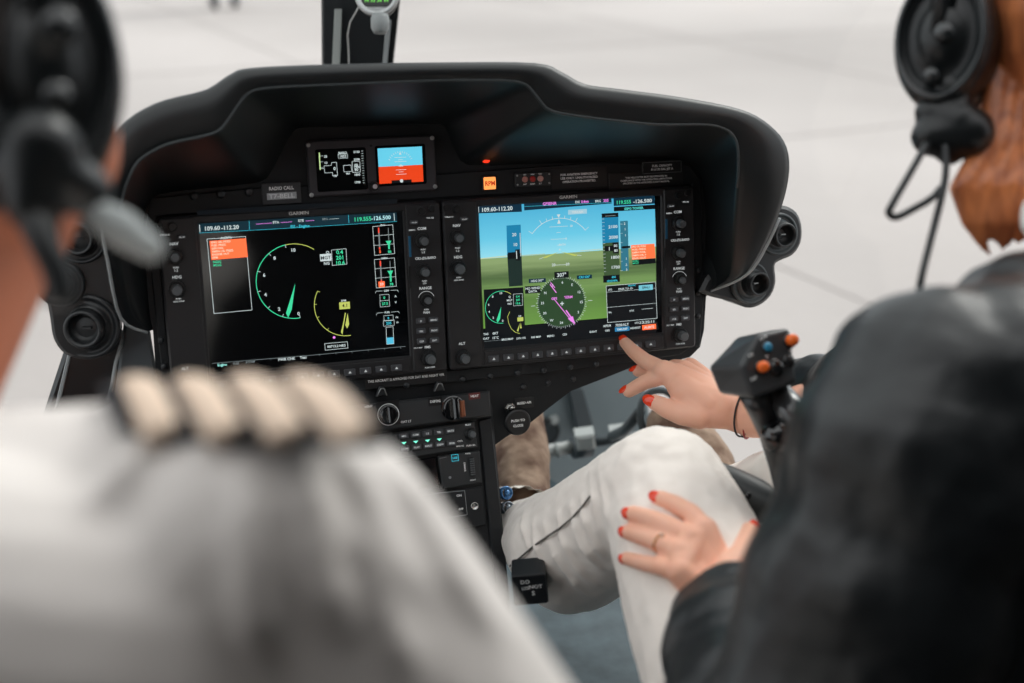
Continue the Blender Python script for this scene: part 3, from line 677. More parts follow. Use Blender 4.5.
# inset engine gauges
g.poly([(482.5, 289), (522, 286.6), (524, 331.5), (484.5, 334.5)], blk)
g.disc((500, 307), .0185, blk)
ec = g.p(500, 306.5); g.arc(ec, .0182, 75, 275, .0007, green, True, 30); g.arc(ec, .0182, 50, 75, .0007, yel, True, 8)
g.poly([(500, 306), (499, 318), (496.5, 322), (495.3, 319.5)], green)
for t, x, y in [('10', 499.5, 292.5), ('8', 491.5, 296), ('6', 487.5, 304), ('4', 488, 311), ('2', 492, 317), ('0', 501.5, 320)]: g.text(t, x, y, .0024, wht)
for i, (a_, b_) in enumerate([('Q', '0.4'), ('MGT', '201'), ('NG', '10.6')]): g.text(a_, 508.3, 296.2 + i * 3.4, .0022, wht); g.text(b_, 516.5, 295.8 + i * 3.4, .0024, green)
g.frame(512, 293.5, 521.3, 304.5, .0004, wht)
ec = g.p(523, 315); 
g.line([(508.5, 311), (506.3, 316), (507.3, 322), (510, 328), (514, 331.5), (518.5, 332.8)], .0006, yel); g.poly([(518.7, 322), (517, 331), (515.6, 330)], yel); g.poly([(519.5, 322), (520.4, 327.5), (518.6, 327.5)], yel); g.rect(516, 316.8, 522, 320.2, yel)
g.text('NR', 518.5, 315.3, .0018, wht)
# flight plan box
g.poly([(604.5, 285.3), (654, 281.3), (655.7, 317.5), (606, 321.8)], blk)
g.line([(604.5, 285.3), (653.8, 281.3), (655.3, 317.5), (606, 321.8)], .0006, wht, closed=True); g.line([(604.8, 291.5), (654, 287.5)], .0004, wht); g.line([(605.2, 306.8), (654.8, 302.4)], .0004, wht); g.text('TRAFFIC', 630, 284.8, .0018, lcy)
g.text('LEG', 608.5, 288.9, .002, wht); g.text('EFHK TO -D-', 624, 288, .0022, wht); g.rect(637, 284.8, 651, 289, glow((110, 185, 200), .9)); g.text('EFNU', 644, 286.8, .0026, blk)
g.text('FPL', 608.5, 311.7, .002, wht); g.text('DTK', 630, 310, .002, wht); g.line([(640, 308.5), (651, 307.5)], .0005, wht)
g.text('XPDR', 605.5, 325, .0026, wht); g.text('7000', 617, 324.3, .003, wht); g.text('ALT', 624, 323.6, .003, wht); g.text('UTC', 635.5, 322, .0022, wht); g.text('13:25:11', 645, 321.2, .003, wht, width=.018)
g.poly([(613, 326.6), (627.5, 325.5), (627.7, 329.7), (613.2, 330.9)], glow((40, 120, 165), .9)); g.text('TMR/REF', 620.3, 328.3, .0024, wht); g.text('NEAREST', 633.5, 327, .0022, wht); g.poly([(640.3, 324.3), (654, 323), (654.3, 328), (640.5, 329.3)], ora); g.text('ALERTS', 647.3, 326.3, .0026, wht)
g.text('OBS', 605.5, 329.6, .0022, wht); g.text('IDENT', 591.5, 330.8, .0022, wht); g.text('MENU', 549, 335, .0022, wht); g.text('CDI', 563, 333.5, .0022, wht)
g.text('TAS', 484.5, 333.2, .0024, wht); g.text('0KT', 494, 332.3, .0026, wht); g.text('OAT', 484.8, 337.6, .0024, wht); g.text('15°C', 494, 336.8, .0026, wht)
g.line([(483, 340.5), (505, 338.6)], .0004, dim); g.text('BRG1MAP', 506, 338.2, .0022, wht); g.text('SYN VIS', 519.5, 337.2, .0022, wht); g.text('INS MAP', 534.5, 336, .0022, wht)
g.v = [(a, b, c_ + Z0) for a, b, c_ in g.v]; tag(MB.build(g, 'flight_page', parent=pfd_s), 'lit flight page with tapes, compass rose and orange alerts')
# ------------------------------------------------------------------ standby instrument
st = thing('standby_display', 'small twin-screen standby instrument in a dark bezel at the top of the panel', 'standby instrument', PAN.M())
sw = .009
q = [PAN.uv(*p, sw) for p in [(305, 141.5), (434, 135), (437.5, 189.5), (311, 198)]]
q0 = ((q[0][0] + q[3][0]) / 2, (q[2][1] + q[3][1]) / 2, (q[1][0] + q[2][0]) / 2, (q[0][1] + q[1][1]) / 2)
mb = MB(); mb.plate(rrect((q0[0] + q0[2]) / 2, (q0[1] + q0[3]) / 2, q0[2] - q0[0], q0[3] - q0[1], .004, 4), 0, sw, mat('standby_bezel', (56, 54, 58), .45), .0015); mb.build('bezel', parent=st)
g = Canvas(PAN, 0, 0, sw)
for nm, (xa, ya, xb, yb) in (('data_screen', (316.5, 151, 366.5, 188)), ('attitude_screen', (376.3, 147.5, 425.5, 182.5))):
    a, b = g.p(xa, ya), g.p(xb, yb); mb = MB(); mb.plate(rrect((a[0] + b[0]) / 2, (a[1] + b[1]) / 2, b[0] - a[0] + .003, a[1] - b[1] + .003, .002, 3), sw - .001, sw + .0006, mat('standby_glass', (6, 8, 10), .15), .0003); s_ = mb.build(nm, parent=st)
    g = Canvas(PAN, 0, 0, sw + .0006)
    if nm == 'data_screen':
        g.line([(319.3, 153), (320.2, 169.5)], .0014, glow((190, 220, 150), .9)); 
        for y in (156, 162, 168): g.line([(320, y), (323, y - .2)], .0004, wht)
        g.text('20', 325.5, 156.5, .0024, wht); g.text('10', 325.8, 162.8, .0024, wht)
        g.line([(321.5, 168.5), (324, 168.3), (324, 165.8), (331.5, 165.3), (331.6, 162.5), (336.5, 162.2), (337.5, 175.5), (332.8, 175.8), (332.5, 172.5), (324.8, 173), (324.3, 168.8)], .0005, wht); g.text('0', 334.5, 168.5, .0034, wht); g.text('16', 335, 175.7, .0026, wht)
        g.text('BARO', 342.5, 152.8, .0024, wht); g.frame(338, 154.3, 347.7, 158, .0004, wht); g.text('1022', 342.8, 156.2, .0026, wht)
        for i, t in enumerate(['2100', '2000', '1900', '1800', '1700']): g.text(t, 356.5 + i * .2, 151.8 + i * 7.6, .0023, wht)
        for i in range(14): g.line([(361 + i * .13, 151 + i * 2.45), (363 + i * .13, 150.9 + i * 2.45)], .0004, wht)
        g.line([(343.3, 165.5), (350.8, 165), (351.8, 171.3), (343.8, 171.8)], .0005, wht, closed=True); g.frame(352, 161.5, 360.3, 172, .0005, wht); g.text('00', 356, 165, .0028, wht); g.text('80', 356.3, 169.5, .0028, wht); g.text('MSL', 348, 173.4, .0018, wht)
    else:
        u = g.p(377.5, 148.5), g.p(423.5, 181.5); xm = (u[0][0] + u[1][0]) / 2; yh = (g.p(378.5, 167)[1] + g.p(424, 164.5)[1]) / 2
        g.poly([(u[0][0], yh), (u[1][0], yh), (u[1][0], u[0][1]), (u[0][0], u[0][1])], glow((95, 190, 215), .95), True)
        g.poly([(u[0][0], u[1][1]), (u[1][0], u[1][1]), (u[1][0], yh), (u[0][0], yh)], glow((215, 62, 22), .95), True)
        for i in range(13):
            a = radians(25 + i * 130 / 12); r_ = .0125; g.line([(xm + cos(a) * r_, yh + .0015 + sin(a) * r_), (xm + cos(a) * (r_ + .0016), yh + .0015 + sin(a) * (r_ + .0016))], .0006, wht, True)
        for (dy, w_) in ((.009, .008), (.0065, .003), (.0045, .008), (-.0042, .007), (-.0065, .003), (-.009, .007)): g.line([(xm - w_ * .8, yh + dy), (xm + w_ * .8, yh + dy)], .0005, wht, True)
        g.poly([(xm - .003, yh - .0006), (xm + .003, yh - .0006), (xm, yh + .0015)], wht, True); g.poly([(xm - .0015, yh + .012), (xm + .0015, yh + .012), (xm, yh + .015)], wht, True)
        g.poly([(xm - .011, u[1][1]), (xm + .011, u[1][1]), (xm + .011, u[1][1] + .003), (xm - .011, u[1][1] + .003)], blk, True); g.disc((xm, u[1][1] + .002), .0018, wht, True)
    g.v = [(p_, q_, r_ + sw + .0006) for p_, q_, r_ in g.v]; MB.build(g, 'screen_picture', parent=s_)
for (x, y) in [(308, 145), (432, 138), (435, 186.5), (311.5, 195)]:
    u, v = PAN.uv(x, y, sw); mb = MB(); screws(mb, [(u, v, sw)], .0024, .0012, SILV); mb.build('screw', parent=st)
u, v = PAN.uv(374.5, 186.5, sw + .008); mb = MB(); mb.lathe([(.0055, sw), (.0055, sw + .006), (.0048, sw + .009), (.001, sw + .009)], KNOB, 28, cx=u, cy=v, knurl=.06, smooth=False)
kk = mb.build('knob', parent=st); mb = MB(); mb.lathe([(.0026, sw + .009), (.0024, sw + .0094), (.0004, sw + .0094)], mat('knob_mark_pale', (190, 180, 185), .4), 20, cx=u + .0005, cy=v); mb.build('knob_cap', parent=kk)
u, v = PAN.uv(371, 146, sw); mb = MB(); mb.lathe([(.0018, sw), (.0016, sw + .0005), (.0003, sw + .0005)], KNOB, 16, cx=u, cy=v); mb.build('light_sensor', parent=st)
# ------------------------------------------------------------------ small units on the brow
u, v = PAN.uv(490, 183.3, .008)
rp_ = thing('warning_light', 'square amber RPM warning light glowing above the right display', 'warning light', PAN.M())
mb = MB(); mb.plate(rrect(u, v, .0165, .0165, .0015, 3), .003, .0065, KNOB, .0006); mb.build('housing', parent=rp_)
g = Canvas(PAN, 0, 0, .0075); g.plate(rrect(u, v, .0135, .0135, .001, 3), .0065, .0078, glow((255, 150, 78), 1.15), .0004); g.z = .0078
g.text('RPM', u, v, .005, glow((190, 50, 16), .7), raw=True, width=.0115, bold=.03); MB.build(g, 'lens', parent=rp_)
el = thing('emergency_switch_unit', 'narrow black switch unit with three small red-lit controls', 'switch unit', PAN.M())
a, b = PAN.uv(513, 170.5, .006), PAN.uv(553, 188, .006); cx, cy = (a[0] + b[0]) / 2, (a[1] + b[1]) / 2
mb = MB(); mb.plate(rrect(cx, cy, .042, .0155, .0015, 3), .003, .007, mat('switch_plate', (40, 42, 44), .5), .0006); mb.build('housing', parent=el)
for k, cc in enumerate([(190, 130, 120), (170, 40, 35), (200, 150, 140)]):
    x = cx - .010 + k * .009; mb = MB(); mb.lathe([(.0034, .007), (.0034, .0085), (.0026, .009), (.0005, .009)], mat('switch_cap_%d' % k, cc, .4), 20, cx=x, cy=cy + .0005); tag(mb.build('button', parent=el), 'dull red button' if k == 1 else None)
g = Canvas(PAN); g.z = .007
for k, t in enumerate(['ON', 'ARM', 'TEST']): g.text(t, cx - .010 + k * .009, cy + .0056, .0015, WHITE, raw=True); g.text(['XMT', 'RESET', 'ELT'][k], cx - .010 + k * .009, cy - .005, .0015, WHITE, raw=True)
MB.build(g, 'printed_legends', parent=el)
for sx in (-.0185, .0185):
    for sy in (-.005, .005):
        mb = MB(); screws(mb, [(cx + sx, cy + sy, .007)], .0011, .0005, SILV); mb.build('screw', parent=el)
# red lamp tucked under the hood
wl = thing('red_lamp', 'small red lamp glowing beneath the glareshield hood', 'lamp', PAN.M())
a = PAN.uv(488.5, 157, .02); mb = MB(); mb.ell = None
mb.lathe([(.007, .0), (.007, .010), (.005, .015), (.001, .017)], glow((235, 50, 25), 1.3), 20, cx=a[0], cy=a[1]); mb.build('lens', parent=wl)
mb = MB(); mb.lathe([(.0105, 0), (.0105, .003), (.0085, .0035)], KNOB, 20, cx=a[0], cy=a[1]); mb.build('collar', parent=wl)
# ------------------------------------------------------------------ centre pedestal
e0 = onX(491, 393, .351); PT = math.atan2(.066, .168)
PED = Frame((0, e0.y, e0.z), PT)
ped = thing('centre_pedestal', 'black centre pedestal running down from the panel between the seats', 'pedestal', PED.M())
PEDM = mat('pedestal_black', (30, 32, 35), .42, bump=(900, .15, .0003), spec=.4)
mb = MB()
# body: face plane down to the knee, then the floor box
inv = PED.M().inverted()
prof = [PED.P(0, .0, 0), PED.P(0, -.30, 0), Vector((0, -.20, FZ)), Vector((0, .20, FZ)), Vector((0, .16, e0.z + .0))]
prof = [(p.y, p.z) for p in prof]
R = [[inv @ Vector((X, y, z)) for y, z in prof] for X in (.135, .137, .349, .351)]
for k in (0, 3):
    c_ = sum((p for p in R[k]), Vector()) / 5; R[k] = [p.lerp(c_, .012) for p in R[k]]
mb.rings(R, PEDM, False); mb.build('body', parent=ped)
def pp(x, y, w=0): return PED.uv(x, y, w)
def pplate(name, pts, w0, w1, m, par, ch=.0012):
    mb = MB(); mb.plate([pp(*q, w1) for q in pts], w0, w1, m, ch); return mb.build(name, parent=par)
pplate('side_rail', [(479, 421), (491.3, 417), (505, 550), (510, 600), (497, 600), (489, 520)], 0, .005, PEDM, ped)
# heater and vent panel
hv = thing('heater_control_panel', 'black heater and vent control panel on top of the pedestal', 'control panel', PED.M())
hw = .014
hp = mat('heater_panel_black', (44, 46, 48), .45, bump=(900, .15, .0003))
pplate('body', [(335, 408), (490, 391), (491.5, 416), (338, 437)], .001, hw, hp, hv, .002)
def pknob(x, y, r, h, par, w=hw, m=KNOB, nm='knob', kn=.04, fr=PED):
    u, v = fr.uv(x, y, w); mb = MB(); mb.lathe([(r * 1.1, w), (r * 1.1, w + .002), (r, w + .0025), (r * .95, w + h * .9), (r * .85, w + h), (r * .2, w + h)], m, 30, cx=u, cy=v, knurl=kn, smooth=False); return mb.build(nm, parent=par)
glossb = mat('gloss_black', (16, 16, 18), .12, coat=.6)
copper = mat('copper_side', (150, 92, 66), .35, metal=.3)
u, v = pp(453, 408, hw); k = pknob(453, 408, .0125, .008, hv, nm='heat_knob', m=glossb, kn=0)
mb = MB(); mb.box((u, v, hw + .014), (.007, .024, .012), glossb, .002); mb.build('grip', parent=k)
mb = MB(); mb.box((u + .0075, v - .001, hw + .012), (.006, .018, .008), copper, .0015); tag(mb.build('grip_side', parent=k), 'copper brown side of the knob')
k = pknob(388.4, 414.5, .0095, .008, hv, nm='vent_knob', m=glossb, kn=0); u, v = pp(388.4, 414.5, hw)
mb = MB(); mb.box((u, v, hw + .012), (.005, .018, .008), glossb, .0015); mb.build('grip', parent=k)
g = Canvas(PED, 0, 0, hw); g.z = hw + .0002
pplate('label_plate', [(376, 402.5), (399, 399.5), (401, 424), (378, 427)], hw - .001, hw + .0002, mat('label_black', (14, 14, 16), .4), hv, .0001)
g.arc((u, v), .0118, 0, 360, .0009, WHITE, True)
g.text('VENT', 368.5, 406.5, .0026, WHITE)
g.text('OAT LT', 406, 421.5, .0024, WHITE)
pplate('label_plate', [(428, 398), (442, 396.5), (442.5, 405), (428.5, 406.5)], hw - .001, hw + .0002, mat('label_black', (14, 14, 16), .4), hv, .0001); g.text('DEFOG', 435.2, 401.2, .0026, WHITE)
tag(pplate('label_plate', [(468.5, 393.5), (480, 392), (480.5, 398.5), (469, 400)], hw - .001, hw + .0002, mat('label_red', (95, 40, 38), .5), hv, .0001), 'dark red HEAT label'); g.text('HEAT', 474.6, 396, .0026, WHITE)
MB.build(g, 'legend', parent=hv)
# audio panel
aw = .009
au = thing('audio_control_panel', 'audio selector panel with green lit arrows on the pedestal', 'audio panel', PED.M())
pplate('body', [(340, 441), (474.5, 421.5), (477.7, 447), (345, 468)], .001, aw, hp, au, .001)
def pbtn(x, y, t, par, w=aw, bw=.0105, bh=.0062, th=.002):
    u, v = pp(x, y, w); mb = Canvas(PED); mb.plate(rrect(u, v, bw, bh, .001, 2), w - .001, w + .0022, BUTTON, .0006); mb.z = w + .0022; mb.text(t, u, v, th, LEG, raw=True, width=min(bw * .75, glyphs(t, .012)[2] * th / .7)); return MB.build(mb, 'button', parent=par)
for i, t in enumerate(['MIC', 'COM', '1-2', 'TEL', 'MUTE']): pbtn(403.5 + i * 11.7, 436 - i * 1.3, t, au)
for i, t in enumerate(['COM1', 'PLAY', 'INPUT', 'CREW', 'SPKR']): pbtn(404.8 + i * 11.7, 448.5 - i * 1.35, t, au)
pk = pknob(470, 434, .0065, .006, au, aw); u, v = pp(470, 434, aw)
mb = MB(); mb.lathe([(.0042, aw + .006), (.0042, aw + .013), (.0032, aw + .015), (.0006, aw + .015)], KNOBC, 24, cx=u, cy=v, knurl=.05, smooth=False); mb.build('knob_cap', parent=pk)
g = Canvas(PED, 0, 0, aw); g.z = aw
for i in range(4):
    u, v = pp(404 + i * 11.8, 443.3 - i * 1.2, aw); g.poly([(u - .003, v + .0014), (u + .003, v + .0014), (u, v - .0014)], glow((120, 240, 205), 1.1), True)
g.text('PILOT', 468, 424.8, .0018, LEG); g.text('PUSH SEL', 471, 445.3, .0018, WHITE); g.text('CRSR', 460, 441, .0018, WHITE); g.text('MAN SQ', 460, 446, .0016, WHITE)
MB.build(g, 'legend', parent=au)
# usb and dimmer panel
us = thing('usb_dimmer_panel', 'black panel with USB icon and dimmer thumbwheel below the audio panel', 'control panel', PED.M())
pplate('body', [(438, 456.5), (446, 455.5), (479.5, 450.5), (482.3, 482.5), (443, 489)], .001, .007, hp, us, .001)
mb = MB(); mb.box((0, 0, 0), (.0055, .021, .006), KNOB, .001)
u, v = pp(471.7, 466.5, .007); mb.v = [(a + u, b + v, c_ + .0075) for a, b, c_ in mb.v]
for i in range(8): mb.box((u, v - .0088 + i * .0025, .0108), (.005, .0012, .001), KNOBC)
mb.build('thumbwheel', parent=us)
g = Canvas(PED, 0, 0, .007); g.z = .007
u, v = pp(455, 457.8, .007); g.frame(451.5, 455, 458.6, 460.6, .0006, lcy); g.text('USB', u, v, .0022, lcy, raw=True); g.disc((450, 477.5), .0016, GREYP)
g.text('PANEL', 468, 453.5, .0016, WHITE); u, v = pp(464.8, 467, .007); g.text('DIMMER', u, v, .002, WHITE, raw=True, rot=-90); u, v = pp(473, 480, .007); g.text('BRIGHT', u, v, .0014, WHITE, raw=True)
g.line([(446.5, 457), (439.5, 458.5)], .0005, GREYP)
MB.build(g, 'legend', parent=us)
sc = thing('transponder_screen', 'small dark screen beside the USB panel', 'screen', PED.M())
pplate('glass', [(365, 468), (436, 457), (440, 487), (369, 500)], .001, .006, glossb, sc, .001)
lp = thing('lower_switch_panel', 'black switch panel with grey framed label low on the pedestal', 'control panel', PED.M())
pplate('body', [(400, 499), (482.5, 486.5), (487, 525), (404, 540)], .001, .005, PEDM, lp, .001)
g = Canvas(PED, 0, 0, .005); g.z = .005
g.line([(430, 494), (464.6, 490.5), (467.2, 514.7), (433, 520)], .0008, GREYP, closed=True); g.text('ON', 459, 495.5, .0026, WHITE); g.text('OFF', 461, 509, .0022, WHITE)
MB.build(g, 'legend', parent=lp)
u, v = pp(474.5, 506, .005); mb = MB(); mb.lathe([(.0045, .005), (.0045, .0062), (.0036, .0066), (.0032, .0055), (.0005, .0055)], STEEL, 20, cx=u, cy=v); mb.box((u, v, .006), (.0055, .0008, .0008), KNOB); mb.build('quarter_turn_fastener', parent=lp)
# bleed toggle and push-pull knob on the panel's lower web
bt = thing('toggle_switch', 'chrome toggle switch above the round push knob', 'switch', PAN.M())
u, v = PAN.uv(510, 408, .004); mb = MB(); mb.lathe([(.0068, .0), (.0068, .003), (.006, .004), (.004, .0045), (.0038, .008), (.001, .008)], STEEL, 6, cx=u, cy=v, smooth=False); mb.build('collar', parent=bt)
mb = MB(); mb.tube([(u, v, .006), (u - .001, v + .004, .018)], [.0018, .0026], STEEL, 12); mb.build('lever', parent=bt)
placard('placard', 514.5, 398.5, 534, 407, ['BLEED AIR'], w=.0, h=.0026, lab='small BLEED AIR placard beside the toggle switch')
pk = thing('push_pull_knob', 'round black knob printed PUSH TO CLOSE under the right display', 'knob', PAN.M())
u, v = PAN.uv(518, 422.5, .022); mb = MB(); mb.lathe([(.005, 0), (.005, .017), (.0148, .018), (.0155, .020), (.0148, .022), (.012, .0225), (.001, .0225)], mat('knob_satin_black', (20, 21, 23), .35), 36, cx=u, cy=v); mb.build('knob_head', parent=pk)
g = Canvas(PAN); g.z = .0226; g.text('PUSH TO', u, v + .0025, .0028, WHITE, raw=True); g.text('CLOSE', u, v - .0035, .0028, WHITE, raw=True); MB.build(g, 'legend', parent=pk)
# wire loops on the ledge
for (x, y) in [(381, 391.5), (438.5, 386.5)]:
    t_ = thing('cable_guard', '', 'guard', PAN.M())
    t_['label'] = 'small black cable guard on the ledge above the %s knob' % ('vent' if x < 400 else 'heater')
    u, v = PAN.uv(x, y, .008); mb = MB(); mb.plate([(u - .006, v - .005), (u + .006, v - .005), (u + .003, v + .005), (u - .002, v + .006)], .005, .012, RIVET, .0015); mb.build('body', parent=t_)
    mb = MB(); mb.tube([(u - .0055, v - .004, .0125), (u - .001, v + .0045, .0135), (u + .003, v + .004, .0135), (u + .0055, v - .004, .0125)], .0006, SILV, 8); mb.build('wire', parent=t_)
# pair of glossy jack caps on the pedestal's side
for i, (x, y, c_, lb) in enumerate([(506, 493, (60, 120, 175), 'upper glossy blue jack plug on the side of the pedestal'), (507.5, 508, (120, 130, 140), 'lower glossy blue and brown jack plug on the side of the pedestal')]):
    P_ = at(x, y, (onX(x, y, .372) - CP).dot(-BACK)); j = thing('jack_plug', lb, 'plug', P_)
    z_ = -(BACK.cross(Vector((0, 0, 1)))).normalized(); Mx = (BACK + Vector((.5, 0, .1))).normalized().to_track_quat('Z', 'Y').to_matrix().to_4x4(); Mx.translation = P_
    mb = MB(); mb.lathe([(.0075, -.012), (.0082, -.004), (.0082, .002), (.0066, .0035), (.0060, .001), (.0038, .001), (.0036, .004), (.0006, .004)], mat('jack_blue_%d' % i, c_, .15, metal=.5, coat=.6), 24, M=Mx); mb.build('cap', parent=j).matrix_world = Matrix()
    mb = MB(); mb.tube([P_ - Vector((.0, 0, 0)), P_ + Vector((-.012, .01, -.004)), Vector((.352, P_.y + .02, P_.z - .006))], .0065, glossb, 12); mb.build('sleeve', parent=j).matrix_world = Matrix()
# side placard low on the pedestal
P_ = at(530, 590, 1.27)
dp = thing('switch_box', 'small dark box with white lettering beside the pedestal near the floor', 'box', P_)
Mx = Matrix((RIGHT, UP * .9 + BACK * .4, BACK * .9 - UP * .4)).transposed().to_4x4() @ Matrix.Rotation(radians(6), 4, 'Z'); Mx.translation = P_
mb = Canvas(PAN); mb.plate(rrect(0, 0, .034, .036, .003, 3), -.03, 0, PEDM, .001); mb.z = 0
mb.text('DO', -.004, .010, .0042, WHITE, raw=True); mb.text('NOT', .006, .0035, .0042, WHITE, raw=True); mb.text('LOCK', -.004, .0035 - .001, .0036, WHITE, raw=True, width=.008); mb.text('S', .003, -.004, .005, WHITE, raw=True)
o = MB.build(mb, 'body', parent=dp); o.matrix_world = Mx
bpy.context.view_layer.update()
# ------------------------------------------------------------------ air vents
vb = mat('vent_black_plastic', (34, 36, 38), .4); vg = mat('vent_grey_plastic', (74, 80, 82), .42)
def vent(par, P_, ax, r, rn, L_, nm='nozzle', ins=None):
    q = Vector(ax).normalized().to_track_quat('Z', 'Y').to_matrix().to_4x4(); q.translation = P_
    mb = MB(); mb.lathe([(r * .6, -.012), (r, -.01), (r * 1.02, -.002), (r, .001), (r * .9, .0015), (r * .86, -.001), (r * .74, -.002), (r * .7, .001), (rn * 1.12, .003)], vg if ins else vb, 44, M=q); o = mb.build('ring', parent=par); o.matrix_world = Matrix()
    mb = MB(); mb.lathe([(rn * 1.15, -.002), (rn * 1.08, L_ * .6), (rn * 1.1, L_ * .62), (rn * 1.02, L_ * .72), (rn * 1.02, L_ * .85), (rn * 1.06, L_ * .9), (rn, L_), (rn * .86, L_), (rn * .84, L_ * .6), (rn * .7, L_ * .2), (rn * .1, L_ * .15)], vb, 40, M=q)
    o = mb.build(nm, parent=par); o.matrix_world = Matrix()
    mb = MB(); mb.box((rn * .1, 0, L_ * .35), (rn * .5, rn * .14, L_ * .2), SILV if ins else vb, .0005, M=q); o = mb.build('damper_lever', parent=par); o.matrix_world = Matrix()
    return q
# right pair
def outline(fr, pts, w): return [fr.uv(*p, w) for p in pts]
rv = thing('air_vent', 'pair of round air vents on a black housing at the right end of the glareshield', 'air vent', PAN.M(), 'air vent clusters')
hl_ = [(700, 292), (712, 272), (735, 262), (757, 256), (764, 245), (759, 228), (763, 215), (774, 207), (786, 206), (798, 213), (803, 227), (802, 243), (794, 255), (781, 261), (776, 266), (777, 282), (772, 296), (760, 306), (747, 308), (733, 302), (712, 297)]
mb = MB(); mb.plate([(p.x, p.y) for p in catmull([Vector((*q, 0)) for q in outline(PAN, hl_ + hl_[:1], .02)], 3)[:-1]], -.03, .02, vb, .004); mb.build('housing', parent=rv)
vent(rv, PAN.P(*PAN.uv(779, 234, .022), .022), PAN.w + PAN.u * .04, .0245, .0138, .017, ins=1)
vent(rv, PAN.P(*PAN.uv(751, 283, .022), .022), PAN.w + PAN.u * .12 + PAN.v * .05, .0245, .0134, .020, ins=1)
# left cluster
lv = thing('air_vent', 'cluster of three round black air vents left of the left display behind the pilot', 'air vent', PAN.M(), 'air vent clusters')
for q_ in (lv, rv): del q_['group']
hl_ = [(50, 262), (58, 228), (75, 214), (95, 212), (108, 258), (121, 318), (119, 345), (104, 356), (86, 360), (66, 355), (54, 340), (50, 318), (46, 290)]
mb = MB(); mb.plate([(p.x, p.y) for p in catmull([Vector((*q, 0)) for q in outline(PAN, hl_ + hl_[:1], .012)], 3)[:-1]], -.02, .012, vb, .003); mb.build('housing', parent=lv)
vent(lv, PAN.P(*PAN.uv(87, 327, .014), .014), PAN.w - PAN.u * .28, .033, .0185, .016)
vent(lv, PAN.P(*PAN.uv(60, 284, .014), .014), PAN.w - PAN.u * .2, .024, .014, .014)
vent(lv, PAN.P(*PAN.uv(80, 238, .014), .014), PAN.w - PAN.u * .2, .026, .015, .014)
# structure left of the panel
dfm = mat('frame_gloss_black', (24, 26, 28), .3, coat=.2)
df = thing('door_frame_rail', 'dark door frame rail with a grey seal below the left air vents', 'frame', PAN.M())
mb = MB(); mb.plate(outline(PAN, [(66, 345), (128, 338), (122, 400), (52, 430), (38, 430)], -.03), -.06, -.03, dfm, .004); mb.build('rail', parent=df)
mb = MB(); mb.plate(outline(PAN, [(68, 352), (72, 353), (62, 395), (54, 410)], -.029), -.03, -.027, TRIMG, .001); mb.build('seal', parent=df)
sp_ = thing('footwell_side_panel', 'plain grey side panel between the left display and the air vents', 'panel', PAN.M())
mb = MB(); mb.plate(outline(PAN, [(124, 322), (150, 332), (157, 376), (172, 405), (112, 420)], -.012), -.04, -.012, mat('side_panel_grey', (74, 80, 84), .45), .003); mb.build('sheet', parent=sp_)
mb = MB(); pts = [PAN.P(*PAN.uv(x, y, -.008), -.008) for x, y in [(122, 330), (121, 345), (116, 362), (112, 385), (108, 400)]]; mb.tube(pts, .002, TRIMG, 8); o = mb.build('edge_seal', parent=sp_); o.matrix_world = Matrix()
# ------------------------------------------------------------------ windscreen post and compass
PD = 1.75
def quadbar(name, c0, c1, d0, d1, th, m, par, ch=.003, ext=None):
    """bar between two image rows, each given by its left and right edge, th deep"""
    mb = MB(); R = []
    for (y, xl, xr, d) in (c0, c1):
        a, b = at(xl, y, d), at(xr, y, d); n_ = ray((xl + xr) / 2, y).normalized() * th
        k = (b - a).normalized() * ch
        R.append([a + n_, a + n_ * .1, a + k, b - k, b + n_ * .1, b + n_])
    if ext: R = [[p + (q_ - p) * e_ for p, q_ in zip(R[0], R[1])] for e_ in ext]
    mb.rings(R, m, False); return mb.build(name, parent=par)
post = thing('windscreen_post', 'black centre windscreen post rising behind the glareshield', 'post', at(355, 70, PD))
def pw(o): o.matrix_world = Matrix(); return o
bpy.context.view_layer.update()
def qb(*a, **k): o = quadbar(*a, **k); o.matrix_parent_inverse = o.parent.matrix_world.inverted(); o.matrix_world = Matrix(); return o
qb('beam', (95, 322, 386, 1.78), (-120, 320, 413, 1.62), 0, 0, .05, mat('post_black', (22, 26, 29), .45), post, ext=(-1.0, 2.6))
qb('conduit', (90, 331, 339, 1.755), (9, 334.5, 342, 1.70), 0, 0, .006, mat('conduit_grey', (150, 155, 152), .5), post, ch=.002)
qb('edge_strip', (90, 380.5, 384.5, 1.755), (20, 386, 391.5, 1.70), 0, 0, .004, TRIMG, post, ch=.001)
qb('dark_edge', (95, 386, 390, 1.775), (-120, 404, 413, 1.62), 0, 0, .04, mat('post_edge', (14, 16, 18), .4), post, ch=.001, ext=(-1.0, 2.6))
cmps = thing('magnetic_compass', 'round magnetic compass with green lit numerals on the windscreen post', 'compass', at(377, -4, 1.64))
bpy.context.view_layer.update()
CA = Matrix((RIGHT, UP, BACK)).transposed().to_4x4(); CA.translation = at(377, -6, 1.64)
def cb(mb, nm, lab_=None, par=None):
    o = mb.build(nm, parent=par or cmps); o.matrix_parent_inverse = (par or cmps).matrix_world.inverted(); 
    if lab_: o['label'] = lab_
    return o
mb = MB(); mb.lathe([(.012, -.04), (.024, -.03), (.028, -.012), (.028, .0)], vb, 40, M=CA); cb(mb, 'housing')
mb = MB(); mb.lathe([(.0275, -.002), (.029, .001), (.0275, .004), (.0235, .0045), (.0215, .001)], SILV, 44, M=CA); cb(mb, 'bezel_ring')
mb = MB(); mb.lathe([(.0225, -.003), (.0005, -.003)], mat('compass_dark', (10, 12, 12), .3), 40, M=CA); cb(mb, 'card')
g = Canvas(PAN); g.z = .002
gg = glow((120, 215, 90), .9)
